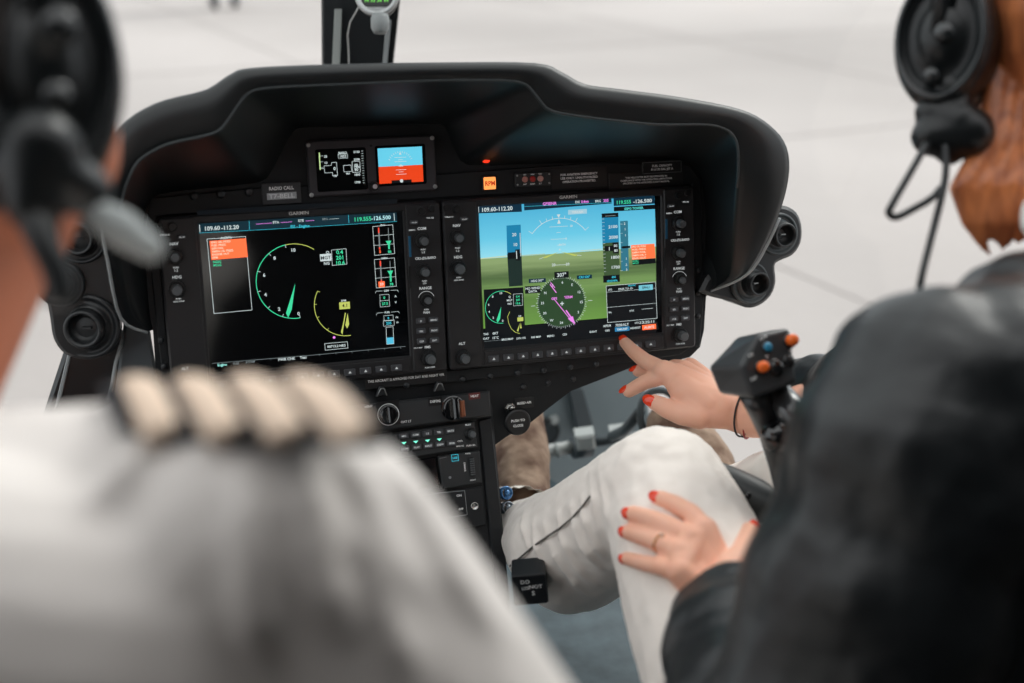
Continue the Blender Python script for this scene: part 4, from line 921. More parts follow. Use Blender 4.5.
g.poly([(-.019, -.0155), (.019, -.0155), (.021, -.001), (-.021, -.001)], mat('compass_dark', (10, 12, 12), .3), True)
g.text('N 33 30 W', 0, -.0085, .0042, gg, raw=True, width=.031)
for i in range(15): g.line([(-.016 + i * .0023, -.0045), (-.016 + i * .0023, -.0028 if i % 2 else -.0015)], .0004, gg, True)
g.v = [tuple(CA @ Vector(p)) for p in g.v]; o = MB.build(g, 'card_numerals', parent=cmps); o.matrix_parent_inverse = cmps.matrix_world.inverted()
q = UP.to_track_quat('Z', 'Y').to_matrix().to_4x4(); q.translation = at(380, 33, 1.635)
mb = MB(); mb.lathe([(.0005, 0), (.0085, 0), (.0095, .003), (.0115, .006), (.0118, .018), (.010, .024), (.001, .025)], mat('compass_boss_grey', (128, 132, 132), .45), 32, M=q); cb(mb, 'mounting_boss')
mb = MB(); mb.tube([at(362, 0, 1.68), at(356, 12, 1.70), at(350, 22, 1.71), at(347.5, 35, 1.72), at(348.5, 50, 1.735), at(349, 75, 1.75)], .0009, mat('wire_white', (205, 205, 202), .5), 8); cb(mb, 'wire', 'thin pale wire')
# ------------------------------------------------------------------ footwell, pedals
lg = mat('casting_light_grey', (150, 154, 152), .45)
pd = thing('rudder_pedal_assembly', 'light grey pedal shaft with square casting on the footwell wall', 'pedals', at(560, 448, 2.0)); bpy.context.view_layer.update()
def wp(mb, nm, par, lab_=None):
    o = mb.build(nm, parent=par); o.matrix_parent_inverse = par.matrix_world.inverted()
    if lab_: o['label'] = lab_
    return o
mb = MB(); mb.tube([at(500, 458, 1.98), at(543, 452, 2.0), at(576, 446.5, 2.01)], .0105, lg, 20); mb.tube([at(556, 450.4, 2.0), at(560, 449.8, 2.0)], .0118, lg, 20); wp(mb, 'shaft', pd)
mb = MB(); mb.tube([at(573, 448, 2.0), at(590, 446, 2.01)], .017, dgrey, 20); wp(mb, 'collar', pd)
Mx = Matrix((RIGHT, UP, BACK)).transposed().to_4x4() @ Matrix.Rotation(radians(8), 4, 'Z') @ Matrix.Rotation(radians(25), 4, 'X'); Mx.translation = at(585, 439, 1.99)
mb = MB(); mb.box((0, 0, 0), (.030, .026, .03), lg, .004, M=Mx); wp(mb, 'casting', pd)
Mx.translation = at(618, 432, 1.99); mb = MB(); mb.box((0, 0, 0), (.026, .012, .03), lg, .003, M=Mx); wp(mb, 'lug', pd)
mb = MB(); mb.tube([at(592, 442, 2.02), at(640, 436, 2.03)], .008, dgrey, 16); wp(mb, 'link_rod', pd)
sg = thing('speaker_grille', 'round dark mesh grille on the grey footwell wall', 'grille', onY(545, 432, .597)); bpy.context.view_layer.update()
c0 = onY(545, 432, .597); Mg = Matrix.Rotation(radians(90), 4, 'X'); Mg.translation = c0
mb = MB(); mb.lathe([(.026, -.001), (.026, .004), (.022, .006), (.022, .002), (.0005, .002)], mat('grille_black', (20, 24, 26), .5), 36, M=Mg); wp(mb, 'rim', sg)
mb = MB()
for i in range(-4, 5):
    h_ = math.sqrt(max(.021 ** 2 - (i * .0046) ** 2, 0)); mb.box((i * .0046, 0, .004), (.0012, h_ * 2, .0012), dgrey, M=Mg); mb.box((0, i * .0046, .0045), (h_ * 2, .0012, .0012), dgrey, M=Mg)
wp(mb, 'mesh', sg)
bl = thing('bolt', 'pale bolt head on the footwell wall above the grille', 'bolt', onY(553, 420, .597)); bpy.context.view_layer.update()
Mg.translation = onY(553, 420, .597); mb = MB(); mb.lathe([(.011, 0), (.011, .002), (.006, .003), (.006, .008), (.001, .009)], lg, 6, M=Mg, smooth=False); wp(mb, 'head', bl)
rb = thing('wall_stiffener', 'dark diagonal stiffener on the footwell wall under the right display', 'stiffener', onY(578, 410, .59)); bpy.context.view_layer.update()
mb = MB(); a, b, c_, d_ = [onY(x, y, .597) for x, y in [(566, 385), (579, 385), (592, 432), (576, 432)]]
mb.rings([[a, b, b + Vector((0, -.02, 0)), a + Vector((0, -.02, 0))], [d_, c_, c_ + Vector((0, -.02, 0)), d_ + Vector((0, -.02, 0))]], dgrey, False); wp(mb, 'plate', rb)
tr_ = thing('pedal_stirrup', 'dark curved pedal stirrup around the toe of the right boot', 'pedal', at(650, 400, 1.8)); bpy.context.view_layer.update()
mb = MB(); mb.tube(catmull([at(654, 446, 1.80), at(643, 428, 1.80), at(640, 412, 1.80), at(643.5, 399, 1.80), at(652, 391.5, 1.80), at(664, 390.5, 1.80), at(673, 396, 1.80)], 4), .0055, mat('stirrup_grey', (70, 80, 84), .4), 14); wp(mb, 'bow', tr_)
mb = MB(); mb.tube([at(640, 412, 1.80), at(625, 430, 1.9), at(612, 436, 2.0)], .008, dgrey, 12); wp(mb, 'arm', tr_)
# ------------------------------------------------------------------ cyclic control with switch head
cy_ = thing('cyclic_control', 'black cyclic stick whose switch head carries orange and blue buttons', 'control stick', at(790, 520, 1.14)); bpy.context.view_layer.update()
Fp = [(741.5, 366, 1.10), (756.5, 334.5, 1.112), (789.5, 327.5, 1.125), (797, 383, 1.12), (753.5, 400, 1.10)]
Bp = [(707.5, 367, 1.135), (736, 337.5, 1.165), (775, 329.5, 1.185), (780, 388, 1.17), (718.5, 394, 1.14)]
hm = mat('switch_head_black', (56, 58, 60), .38, bump=(900, .15, .0003), spec=.4)
mb = MB(); mb.rings([[at(*p) for p in Bp], [at(*p) for p in Fp]], hm, False); o = wp(mb, 'switch_head', cy_)
b_ = o.modifiers.new('bevel', 'BEVEL'); b_.width = .004; b_.segments = 3
f0 = at(*Fp[4]); fu = (at(*Fp[3]) - f0).normalized(); fn = (at(*Fp[1]) - f0); fw = fu.cross(fn).normalized()
if fw.dot(BACK) < 0: fw = -fw
fv = fw.cross(fu)
def face_at(x, y):
    D = ray(x, y); k = (f0 - CP).dot(fw) / D.dot(fw); return CP + D * k
def hb(x, y, r, h, m, nm, lab_=None, base=True):
    P_ = face_at(x, y); q = Matrix((fu, fv, fw)).transposed().to_4x4(); q.translation = P_
    k = None
    if base:
        mb = MB(); mb.lathe([(r * 1.25, -.001), (r * 1.25, .0015), (r * 1.1, .0022), (r * .9, .0022)], glossb, 26, M=q); k = wp(mb, 'button_collar', cy_)
    mb = MB(); mb.lathe([(r, -.001), (r, h * .8), (r * .85, h), (r * .1, h * 1.02)], m, 26, M=q); o = wp(mb, nm, cy_)
    if lab_: o['label'] = lab_
    return q
orm = mat('button_orange', (245, 112, 40), .35); blm = mat('button_blue', (45, 130, 165), .35)
hb(760.3, 367.5, .0050, .008, orm, 'button', 'lower orange button'); hb(789, 341, .0052, .009, orm, 'button', 'upper orange button'); hb(766.5, 347.5, .0042, .004, blm, 'button', 'blue button')
hb(775, 368, .0064, .005, glossb, 'trim_hat'); hb(788, 361, .0048, .003, KNOB, 'button', 'flat black button')
q = Matrix((fu, fv, fw)).transposed().to_4x4(); q.translation = f0; qi = q.inverted()
g = Canvas(PAN); g.z = .0004
for t, x, y in [('COM', 763, 338), ('ICS', 750.5, 355), ('SCR', 768.5, 355.5), ('DISP', 753.5, 378.5), ('TO-WPT', 787.5, 351.5)]:
    p_ = qi @ face_at(x, y); g.text(t, p_.x, p_.y, .0026, WHITE, raw=True, rot=6)
g.v = [tuple(q @ Vector(p)) for p in g.v]; o = MB.build(g, 'legend', parent=cy_); o.matrix_parent_inverse = cy_.matrix_world.inverted()
# stick
mb = MB(); mb.tube([at(753, 392, 1.14), at(762, 410, 1.15), at(773, 432, 1.16), at(784, 466, 1.175), at(797, 520, 1.19)], [.013, .0125, .013, .0135, .0145], mat('stick_dark', (44, 46, 48), .3, coat=.3), 24); wp(mb, 'neck', cy_)
mb = MB(); mb.tube([at(776, 392, 1.15), at(792, 412, 1.14), at(812, 440, 1.13), at(830, 480, 1.12)], [.013, .0145, .016, .017], mat('grip_gloss', (60, 62, 64), .22, coat=.5), 24); wp(mb, 'grip', cy_)
bb = Blob(); bb.ell(at(777, 436, 1.135), (.015, .015, .015)); bb.mats = [glossb]; wp(bb, 'pivot_joint', cy_)
mb = MB(); mb.tube([at(686, 468, 1.24), at(700, 472, 1.235), at(735, 488, 1.22), at(775, 508, 1.20), at(800, 525, 1.19)], [.014, .0165, .0185, .019, .019], mat('arm_black', (36, 40, 42), .45), 24); wp(mb, 'cross_arm', cy_)
q2 = (BACK + UP * .3).normalized().to_track_quat('Z', 'Y').to_matrix().to_4x4(); q2.translation = at(748, 496, 1.197)
mb = MB(); mb.lathe([(.0035, -.002), (.0035, .003), (.0026, .004), (.0004, .004)], glossb, 16, M=q2); wp(mb, 'arm_button', cy_)
mb = MB(); mb.tube([at(800, 525, 1.19), at(800, 545, 1.19), Vector((.60, -.02, FZ + .02))], .018, mat('arm_black', (36, 40, 42), .45), 20); wp(mb, 'stick_base', cy_)
# ------------------------------------------------------------------ seats
sm = mat('seat_dark_leather', (44, 40, 38), .5, bump=(70, .3, .002))
def seat(cx, cy, lab_):
    s = thing('pilot_seat', lab_, 'seat', Vector((cx, cy, FZ)), 'front seats'); del s['group']
    mb = MB(); mb.plate(rrect(0, 0, .44, .46, .06, 5), .08, .155, sm, .02); mb.build('cushion', parent=s)
    mb = MB(); mb.plate(rrect(0, 0, .38, .40, .03, 4), 0, .08, dgrey, .005); mb.build('base', parent=s)
    return s
seat(.53, -.70, 'dark seat under the woman in the black jacket'); seat(-.14, -.84, 'dark seat under the pilot in the white shirt')
# ------------------------------------------------------------------ people
def capdist(p, a, ra, b, rb):
    t = b - a; k = max(0, min(1, (p - a).dot(t) / t.dot(t))); return (p - (a + t * k)).length - (ra + (rb - ra) * k)
def hit(x, y, caps, lo=.6, hi=2.0):
    D = ray(x, y); d = lo
    for _ in range(200):
        m_ = min(capdist(CP + D * d, *c) for c in caps)
        if m_ < 1e-4: return d
        d += m_ * .9
        if d > hi: return None
    return d
SKIN = mat('skin', (236, 172, 144), .5, noise=(22, (242, 190, 166), .35), spec=.35)
SKIN.node_tree.nodes['Principled BSDF'].inputs['Subsurface Weight'].default_value = .12
SKIN.node_tree.nodes['Principled BSDF'].inputs['Subsurface Radius'].default_value = (.01, .004, .002)
NAIL = mat('nail_polish', (240, 62, 20), .22, coat=.5)
GOLD = mat('gold', (215, 160, 110), .2, metal=1)
JACK = mat('black_nylon', (22, 27, 30), .42, noise=(3, (15, 19, 22), .3), bump=(22, .5, .008), spec=.5)
JEAN = mat('white_denim', (238, 229, 221), .8, bump=(600, .3, .0006), sheen=.2)
SUEDE = mat('brown_suede', (84, 56, 40), .9, noise=(20, (158, 134, 114), .12), bump=(120, .4, .001))
SHIRT = mat('white_shirt', (228, 222, 217), .8, bump=(16, .3, .008))
NAVY = mat('epaulette_navy', (16, 20, 28), .8); CORD = mat('epaulette_cord', (226, 202, 180), .7, bump=(500, .5, .001))
HAIR = mat('auburn_hair', (236, 146, 88), .36, noise=(14, (140, 70, 42), .3), sheen=.1)
nt_ = HAIR.node_tree; mp_ = nt_.nodes.new('ShaderNodeMapping'); mp_.inputs['Scale'].default_value = (9, 9, .9)
for l_ in list(nt_.links):
    if l_.to_node.type == 'TEX_NOISE': f_ = l_.from_socket; nt_.links.remove(l_)
nt_.links.new(f_, mp_.inputs[0]); nt_.links.new(mp_.outputs[0], [n for n in nt_.nodes if n.type == 'TEX_NOISE'][0].inputs['Vector'])
# -- woman in the right seat
hipL, hipR = Vector((.405, -.74, -.155)), Vector((.60, -.74, -.155))
kneeL = at(664, 492, 1.205); kneeR = at(806, 500, 1.24)
ankL = at(521, 524, 1.60); ankR = at(716, 508, 1.60)
thigh = [(kneeL, .058, hipL, .092)]
shL = at(956, 398, .80); elL = at(786, 830, .775); wrL = at(733, 596, 1.035)
shR = Vector((.80, -.50, .17)); elR = at(945, 395, 1.12); wrR = at(752, 414, 1.38)
neck = Vector((.675, -.58, .25)); headC = at(1066, 20, 1.03)
wom = thing('person', 'woman in black jacket and white jeans pointing at the right display', 'person', Vector((.53, -.70, -.25)))
bpy.context.view_layer.update()
body = Blob()
torso_c = (hipL + hipR) / 2
body.cap(torso_c + Vector((-.06, 0, .02)), .10, torso_c + Vector((.06, 0, .02)), .10)
chest = Vector((.60, -.64, .14)); body.cap(torso_c, .11, chest, .11); body.cap(shL.lerp(chest, .35), .055, shR.lerp(chest, .35), .055)
body.cap(chest + Vector((0, 0, .04)), .08, neck, .05); body.cap(neck, .047, headC + Vector((-.02, -.02, -.08)), .05)
body.chain([shL, elL], [.045, .036]); body.chain([elL, wrL], [.036, .026]); body.chain([shR, elR], [.045, .036]); body.chain([elR, wrR], [.036, .026])
body.chain([hipL, kneeL], [.075, .05]); body.chain([kneeL, at(572, 550, 1.36), ankL], [.045, .045, .028]); body.chain([hipR, kneeR], [.075, .05]); body.chain([kneeR, ankR], [.045, .03])
body.cap(ankL, .026, at(522, 480, 1.70), .020); body.cap(ankR, .026, at(704, 462, 1.71), .020)
# head looks forward and left
hf = Vector((-.50, .85, -.15)).normalized(); hr_ = hf.cross(Vector((0, 0, 1))).normalized(); hu = hr_.cross(hf)
def head(b_, c, f, r, u):
    b_.ell(c, (.075, .094, .108), (r, f, u)); b_.ell(c + f * .028 - u * .055, (.052, .062, .06), (r, f, u))
    b_.cap(c + f * .088 + u * .01, .010, c + f * .108 - u * .028, .014); b_.cap(c + f * .075 - u * .085 - r * .008, .018, c + f * .075 - u * .085 + r * .008, .018)
    for s in (-1, 1):
        b_.ell(c + r * s * .078 - u * .012 - f * .005, (.010, .020, .032), (r, f, u)); b_.cap(c + f * .078 + r * s * .02 + u * .026, .011, c + f * .074 + r * s * .045 + u * .026, .009)
        b_.ell(c + f * .082 + r * s * .032 + u * .006, (.013, .010, .009), (r, f, u))
    b_.cap(c + f * .092 - u * .052 - r * .016, .0065, c + f * .092 - u * .052 + r * .016, .0065)
head(body, headC, hf, hr_, hu)
nails = []
def finger(b_, pts, r, nail_dir=None):
    P = [at(*p) for p in pts]; b_.chain(P, r)
    tip, t = P[-1], (P[-1] - P[-2]).normalized()
    n_ = (nail_dir or BACK); n_ = (n_ - t * n_.dot(t)).normalized(); nails.append((tip, t, n_, r[-1]))
    return P
# left hand flat on the thigh
def on(x, y, r, lift=0):
    h_ = hit(x, y, thigh); 
    if h_ is None: h_ = 1.12
    return (x, y, h_ - r * .9 - lift)
fr_ = [.0098, .0086, .0078, .0070]
for pts, k in (([(704, 530), (692, 514), (676, 504.5), (660, 498)], 1), ([(692, 539), (668, 526), (649, 518), (632, 513.5)], 1.02), ([(681, 553), (660, 542.5), (644, 537), (628, 532)], .98), ([(681, 572), (660, 566.5), (643, 563), (627, 558.5)], .88)):
    pz = [on(x, y, .009, (.006, .009, .004, 0)[i]) for i, (x, y) in enumerate(pts)]
    finger(body, pz, [f_ * k for f_ in fr_])
tb = [on(728, 572, .012, .004), on(744, 552, .011, .002), on(750, 531, .009, 0)]
finger(body, tb, [.0125, .0105, .0082])
KN = [at(*on(x, y, .009, .006)) for x, y in ((704, 530), (692, 539), (681, 553), (681, 572))]
wl_ = at(722, 596, 1.045)
for k_, kn_ in enumerate(KN): body.cap(kn_, .0118, wl_ + (kn_ - KN[1]) * .4, .0155)
body.cap(KN[0], .0105, KN[3], .0105); body.cap(at(*tb[0]), .0125, wl_, .017); body.cap(wl_, .021, wrL, .024)
for i in range(3): body.cap(KN[i].lerp(KN[i + 1], .5), .0105, wl_, .017)
# right hand pointing at a softkey
ti = (624.5, 342, 1.478)
idx = finger(body, [(664, 371, 1.405), (645, 361, 1.432), (633, 351, 1.455), ti], [.0105, .0090, .0080, .0066], BACK + UP * .6 - RIGHT * .1)
finger(body, [(676, 376, 1.40), (661, 377, 1.405), (645, 382, 1.418), (629, 391, 1.43)], [.0105, .0092, .0086, .0076], -RIGHT * .6 + UP * .9 + BACK * .3)
finger(body, [(683, 372, 1.425), (664, 368, 1.44), (650, 367, 1.45), (638, 371, 1.46)], [.010, .0088, .0078, .007], -RIGHT * .5 + UP + BACK * .3)
finger(body, [(690, 368, 1.45), (674, 366, 1.47), (662, 372, 1.478), (656, 380, 1.475)], [.0095, .008, .0072, .0064], UP)
finger(body, [(700, 417, 1.375), (682, 414.5, 1.378), (666, 408, 1.385), (654, 402, 1.392)], [.0135, .012, .0108, .0085], -RIGHT * .75 + UP * .25 + BACK * .5)
wr_ = at(738, 411, 1.385)
for (x, y, d, r1, r2) in ((664, 371, 1.405, .0125, .021), (676, 374, 1.405, .0125, .021), (683, 370, 1.425, .012, .020), (690, 367, 1.45, .011, .018)): body.cap(at(x, y, d), r1, wr_ , r2)
body.cap(at(700, 414, 1.378), .0150, wr_, .021); body.cap(at(680, 385, 1.395), .0155, at(708, 405, 1.382), .0185); body.cap(at(685, 392, 1.392), .017, at(722, 407, 1.385), .023)
body.cap(wr_, .0235, wrR, .0245); body.cap(at(672, 378, 1.400), .012, at(700, 410, 1.38), .015)
body.fuse('body', SKIN, wom, vox=.0017, it=4, fac=.5)
for (p, t, n_, r) in nails:
    s_ = t.cross(n_); mb = MB(); mb.mats = []
    b2 = Blob(); b2.ell(p + t * r * .30 + n_ * r * .62, (r * .74, r * .42, r * 1.15), (s_, n_, t), 16); b2.mats = [NAIL]; o = b2.build('nail', parent=wom); o.matrix_parent_inverse = wom.matrix_world.inverted(); o['label'] = 'orange-red nail'
# ring
rp0, rp1 = at(*on(660, 542.5, .009, .009)), at(*on(681, 553, .009, .006)); ax = (rp1 - rp0).normalized(); rc_ = rp0.lerp(rp1, .05)
rg = thing('ring', 'thin gold ring with small stone on the ring finger resting on the jeans', 'ring', rc_); bpy.context.view_layer.update()
q = ax.to_track_quat('Z', 'Y').to_matrix().to_4x4(); q.translation = rc_
mb = MB(); mb.lathe([(.0082, -.0009), (.0093, -.0007), (.0096, 0), (.0093, .0007), (.0082, .0009)], GOLD, 36, M=q); wp(mb, 'band', rg)
b2 = Blob(); b2.ell(rc_ + (BACK * .6 + UP * .8).normalized() * .0098, (.002, .002, .002), None, 12); b2.mats = [mat('stone', (225, 200, 180), .1, metal=.6)]; wp(b2, 'stone', rg)
# bracelet
br_ = thing('bracelet', 'thin black and red cord bracelet on the pointing wrist', 'bracelet', at(748, 414, 1.37)); bpy.context.view_layer.update()
ax = (wrR - wr_).normalized(); e1_ = BACK.cross(ax).normalized(); e2_ = ax.cross(e1_)
for k_, (off, rr_, m_, sh) in enumerate(((.002, .0262, mat('cord_black', (25, 22, 24), .5), .35), (.006, .0272, mat('cord_red', (150, 30, 24), .5), -.1), (-.001, .0265, mat('cord_black', (25, 22, 24), .5), -.3))):
    mb = MB(); P_ = []
    for i in range(41):
        a = 2 * pi * i / 40; P_.append(wr_.lerp(wrR, .55) + ax * (off + sh * .02 * sin(a)) + (e1_ * cos(a) + e2_ * sin(a)) * rr_)
    mb.tube(P_, .0011, m_, 8); wp(mb, 'cord', br_)
b2 = Blob(); b2.ell(at(752.5, 421, 1.352), (.004, .003, .005), None, 12); b2.mats = [glossb]; wp(b2, 'charm', br_)
# jeans
je = Blob(); je.cap(hipL, .098, kneeL, .062); clf = at(572, 550, 1.36); je.cap(kneeL, .0625, clf, .067); je.cap(clf, .067, ankL + Vector((0, -.02, .0)), .040)
je.cap(hipR, .098, kneeR, .062); je.cap(kneeR, .060, kneeR.lerp(ankR, .5), .05); je.cap(kneeR.lerp(ankR, .5), .05, ankR, .042); je.cap(hipL, .10, hipR, .10)
caps = [(kneeL, .0625, clf, .067), (clf, .067, ankL, .042), (kneeL, .062, hipL, .098)]
def fold(pts, r):
    P = []
    for (x, y) in pts:
        h_ = hit(x, y, caps)
        if h_: P.append(at(x, y, h_ + .001))
    if len(P) > 1: r *= 1.35; je.chain(P, [r * (.5 if i in (0, len(P) - 1) else 1) for i in range(len(P))])
for pts, r in (([(572, 505), (578, 530), (590, 552), (602, 568)], .005), ([(582, 498), (588, 522), (598, 545), (604, 556)], .0045), ([(558, 515), (566, 545), (580, 570), (598, 585)], .005),
               ([(545, 525), (556, 556), (574, 582), (590, 596)], .004), ([(534, 520), (538, 548), (550, 575)], .004), ([(590, 470), (594, 500), (600, 530)], .004), ([(524, 510), (524, 530), (530, 550)], .004), ([(600, 462), (603, 490), (607, 520)], .0035)):
    fold(pts, r)
je.fuse('jeans', JEAN, wom, vox=.003, it=4, disp=[(.05, .006, 2), (.02, .0025, 1)])
# dark side seam along the lower leg
P_ = []
for (x, y) in [(510, 566), (522, 556), (535, 545), (548, 536), (560, 528), (572, 518), (582, 507), (590, 496)]:
    h_ = hit(x, y, caps)
    if h_: P_.append(at(x, y, h_ - .0042))
mb = MB(); mb.tube(P_, .0011, mat('seam_grey', (104, 99, 94), .8), 8); tag(wp(mb, 'side_seam', wom), 'dark seam along the lower leg')
# frayed hem
mb = MB(); a0, a1 = at(520, 503, 1.585), at(524, 520, 1.60)
hx = (ankL - kneeL).normalized(); q = hx.to_track_quat('Z', 'Y').to_matrix().to_4x4(); q.translation = ankL + hx * .012
R = []
for z_, r_ in ((-.03, .045), (0, .048), (.016, .050), (.018, .047), (0, .044)):
    R.append([q @ Vector(((r_ + .002 * sin(j * 2.3)) * cos(2 * pi * j / 40), (r_ + .002 * sin(j * 2.3)) * sin(2 * pi * j / 40), z_ + .003 * sin(j * 5.1) * (z_ > .01))) for j in range(40)])
mb.rings(R, mat('hem_white', (228, 222, 214), .85), True, cap0=False, cap1=False); wp(mb, 'hem', wom)
# boots
for (pts, rs, nm) in (([(524, 522, 1.62), (522, 490, 1.68), (521, 455, 1.74), (520, 420, 1.80)], [.036, .037, .039, .034], 'l'), ([(716, 505, 1.64), (707, 465, 1.70), (690, 440, 1.75), (668, 424, 1.79)], [.036, .037, .036, .032], 'r')):
    b2 = Blob(); P_ = [at(*p) for p in pts]; b2.chain(P_, rs); b2.chain([p - Vector((0, 0, .018)) for p in P_], [r * .95 for r in rs])
    o = b2.fuse('boot', SUEDE, wom, vox=.003, it=4, disp=[(.03, .006, 2)]); 
mb = MB(); 
for (x, y) in ((700, 452), (706, 450), (704, 457)): mb.tube(catmull([at(x - 5, y - 2, 1.662), at(x, y + 2, 1.655), at(x + 5, y - 1, 1.662)], 3), .0016, WHITE, 8)
tag(wp(mb, 'lace', wom), 'cream lace of the right boot')
# jacket
jk = Blob()
def baffle(a, ra, b, rb, n, fat=1.0, over=.06):
    for i in range(n):
        p, q_ = a.lerp(b, (i + .12) / n), a.lerp(b, (i + .88) / n); r_ = ra + (rb - ra) * (i + .5) / n
        jk.cap(p, r_ * .95, a.lerp(b, (i + .5) / n), r_ * fat); jk.cap(a.lerp(b, (i + .5) / n), r_ * fat, q_, r_ * .95)
baffle(shL, .088, elL, .078, 3, 1.03); baffle(elL, .074, at(734, 628, .985), .052, 3, 1.05)
baffle(shR, .085, elR, .07, 3, 1.03); baffle(elR, .062, at(796, 393, 1.345), .037, 3, 1.05)
bk = Vector((.63, -.72, 0))
jk.cap(shL + Vector((.03, -.01, -.01)), .088, shR + Vector((-.03, 0, -.01)), .085)
jk.cap(shL + Vector((.05, 0, -.06)), .105, shR + Vector((-.06, -.02, -.08)), .105)
jk.cap(shL + Vector((.06, -.02, -.16)), .12, shR + Vector((-.08, -.06, -.2)), .12)
jk.cap(torso_c + Vector((-.03, 0, .08)), .135, torso_c + Vector((.07, 0, .08)), .135); jk.cap(torso_c + Vector((-.02, 0, .0)), .13, torso_c + Vector((.04, 0, .0)), .13)
jk.cap(shL.lerp(neck, .5) + Vector((0, 0, -.01)), .075, neck + Vector((0, 0, -.02)), .075); jk.cap(shR.lerp(neck, .5), .07, neck + Vector((0, 0, -.02)), .075)
jk.fuse('jacket', JACK, wom, vox=.005, it=5, disp=[(.09, .018, 1), (.03, .004, 1)])
# pale scarf collar
mb = Blob(); q = (neck - chest).normalized()
cr_ = [neck + Vector((.075 * cos(a), .07 * sin(a), .045 + .01 * sin(a))) for a in [2 * pi * i / 16 for i in range(17)]]
mb.chain(cr_, [.012] * 17); mb.fuse('scarf', mat('scarf_white', (222, 220, 216), .8), wom, vox=.004, it=3)
# hair: strands over the back of the head down to the shoulder
hb_ = Blob(); hb_.ell(headC - hf * .018 + hu * .012, (.096, .100, .114), (hr_, hf, hu))
for i in range(64):
    a = radians(-66 + 170 * i / 63); dr = (-hf * cos(a) + hr_ * sin(a)); top_ = headC + dr * .080 + hu * .03
    ln = .165 + .02 * sin(i * 2.1)
    P_ = [top_, headC + dr * .092 - hu * .05, headC + dr * .088 - hu * ln * .75 + hr_ * .008 * sin(i * 1.7), headC + dr * .070 - hu * (ln + .02) + hf * .01 * sin(i)]
    hb_.chain(P_, [.008, .0085, .0075, .003])
for k in range(16): hb_.chain([at(996 + k * 4, 60, 1.0), at(984 + k * 4, 140, .985 + .004 * sin(k * 2.2)), at(958 + k * 4.5, 188 + 4 * sin(k * 1.9), .975 + .005 * sin(k * 3.1)), at(968 + k * 4, 222, .975), at(984 + k * 3.6 + 5 * sin(k * 2.7), 250 - k * 1.2 + 6 * sin(k * 1.3), .98)], [.0055, .006, .0065, .005, .0018])
hb_.fuse('hair', HAIR, wom, vox=.0022, it=2)
bpy.context.view_layer.update()
# -- headsets
HB = mat('headset_black', (18, 22, 24), .35, spec=.45); HG = mat('headset_gloss', (30, 34, 36), .22, coat=.4)
def headset(lab_, c, n_, upv, r, hc, far, hubs):
    """c centre of the near ear cup, n_ its outward normal"""
    n_ = n_.normalized(); upv = (upv - n_ * upv.dot(n_)).normalized(); s_ = upv.cross(n_).normalized()
    h = thing('headset', lab_, 'headset', c); bpy.context.view_layer.update()
    q = Matrix((s_ * r[0], upv * r[1], n_)).transposed().to_4x4(); q.translation = c
    for (P0, sgn, nm) in ((c, 1, 'ear_cup'), (far, -1, 'ear_cup')):
        q = Matrix((s_ * r[0], upv * r[1], n_ * sgn)).transposed().to_4x4(); q.translation = P0
        mb = MB(); mb.lathe([(.86, -.045), (1.0, -.036), (1.0, -.016), (.97, -.004), (.88, .004), (.74, .0035), (.70, .001), (.40, .006), (.36, .010), (.1, .011), (.01, .011)], HB, 48, M=q); k = wp(mb, nm, h)
        mb = MB(); mb.lathe([(.92, .0), (.90, .0065), (.84, .0085), (.78, .0065), (.76, .002)], HG, 48, M=q); o = mb.build('rim', parent=k)
        mb = MB(); mb.lathe([(.95, -.060), (1.0, -.052), (.98, -.044), (.7, -.044)], HB, 40, M=q); wp(mb, 'ear_cushion', h)
        if sgn == 1:
            for (du, dv, rr_) in hubs:
                q3 = Matrix((s_, upv, n_)).transposed().to_4x4(); q3.translation = c + s_ * du + upv * dv
                mb = MB(); mb.lathe([(rr_, .002), (rr_, .013), (rr_ * .8, .016), (rr_ * .1, .017)], HG, 24, M=q3); wp(mb, 'hub', h)
    # headband arch over the crown
    pts = []; mid = (c + far) / 2; hw_ = (c - far).length / 2; xx = (c - far).normalized()
    for i in range(17):
        a = pi * i / 16; pts.append(mid + xx * cos(a) * hw_ * 1.02 + upv * (sin(a) ** .8) * hc)
    mb = MB(); mb.tube(pts, .011, HB, 12); wp(mb, 'headband', h)
    return h
# woman's headset: ear cup left of her head
wc = at(942, 36, .975); wn = (-RIGHT * .50 + BACK * .86)
wf_ = wc - (-RIGHT * .95 + BACK * .15).normalized() * .20
wh = headset('black headset on the woman with auburn hair', wc, wn, UP + RIGHT * .12, (.038, .056), .17, wf_, [(.004, 0, .008), (-.002, -.032, .006)])
mb = Blob(); mb.cap(at(930, 112, .985), .012, at(958, 122, .98), .018); mb.cap(at(932, 136, .985), .016, at(968, 132, .98), .020); mb.cap(at(950, 90, .985), .018, at(950, 150, .985), .012); mb.fuse('mic_yoke', HB, wh, vox=.003, it=3)
mb = MB(); mb.tube(catmull([at(927, 143, .97), at(912, 170, .96), at(893, 203, .95), at(889, 213, .95), at(897, 217, .95), at(915, 208, .955), at(932, 198, .96), at(941, 188, .965)], 5), .0028, HB, 10); wp(mb, 'mic_boom', wh)
mb = MB(); mb.tube(catmull([at(945, 145, .97), at(946, 170, .965), at(942, 195, .96), at(932, 235, .95), at(922, 275, .93), at(918, 300, .93)], 5), .0028, HB, 10); wp(mb, 'cable', wh)
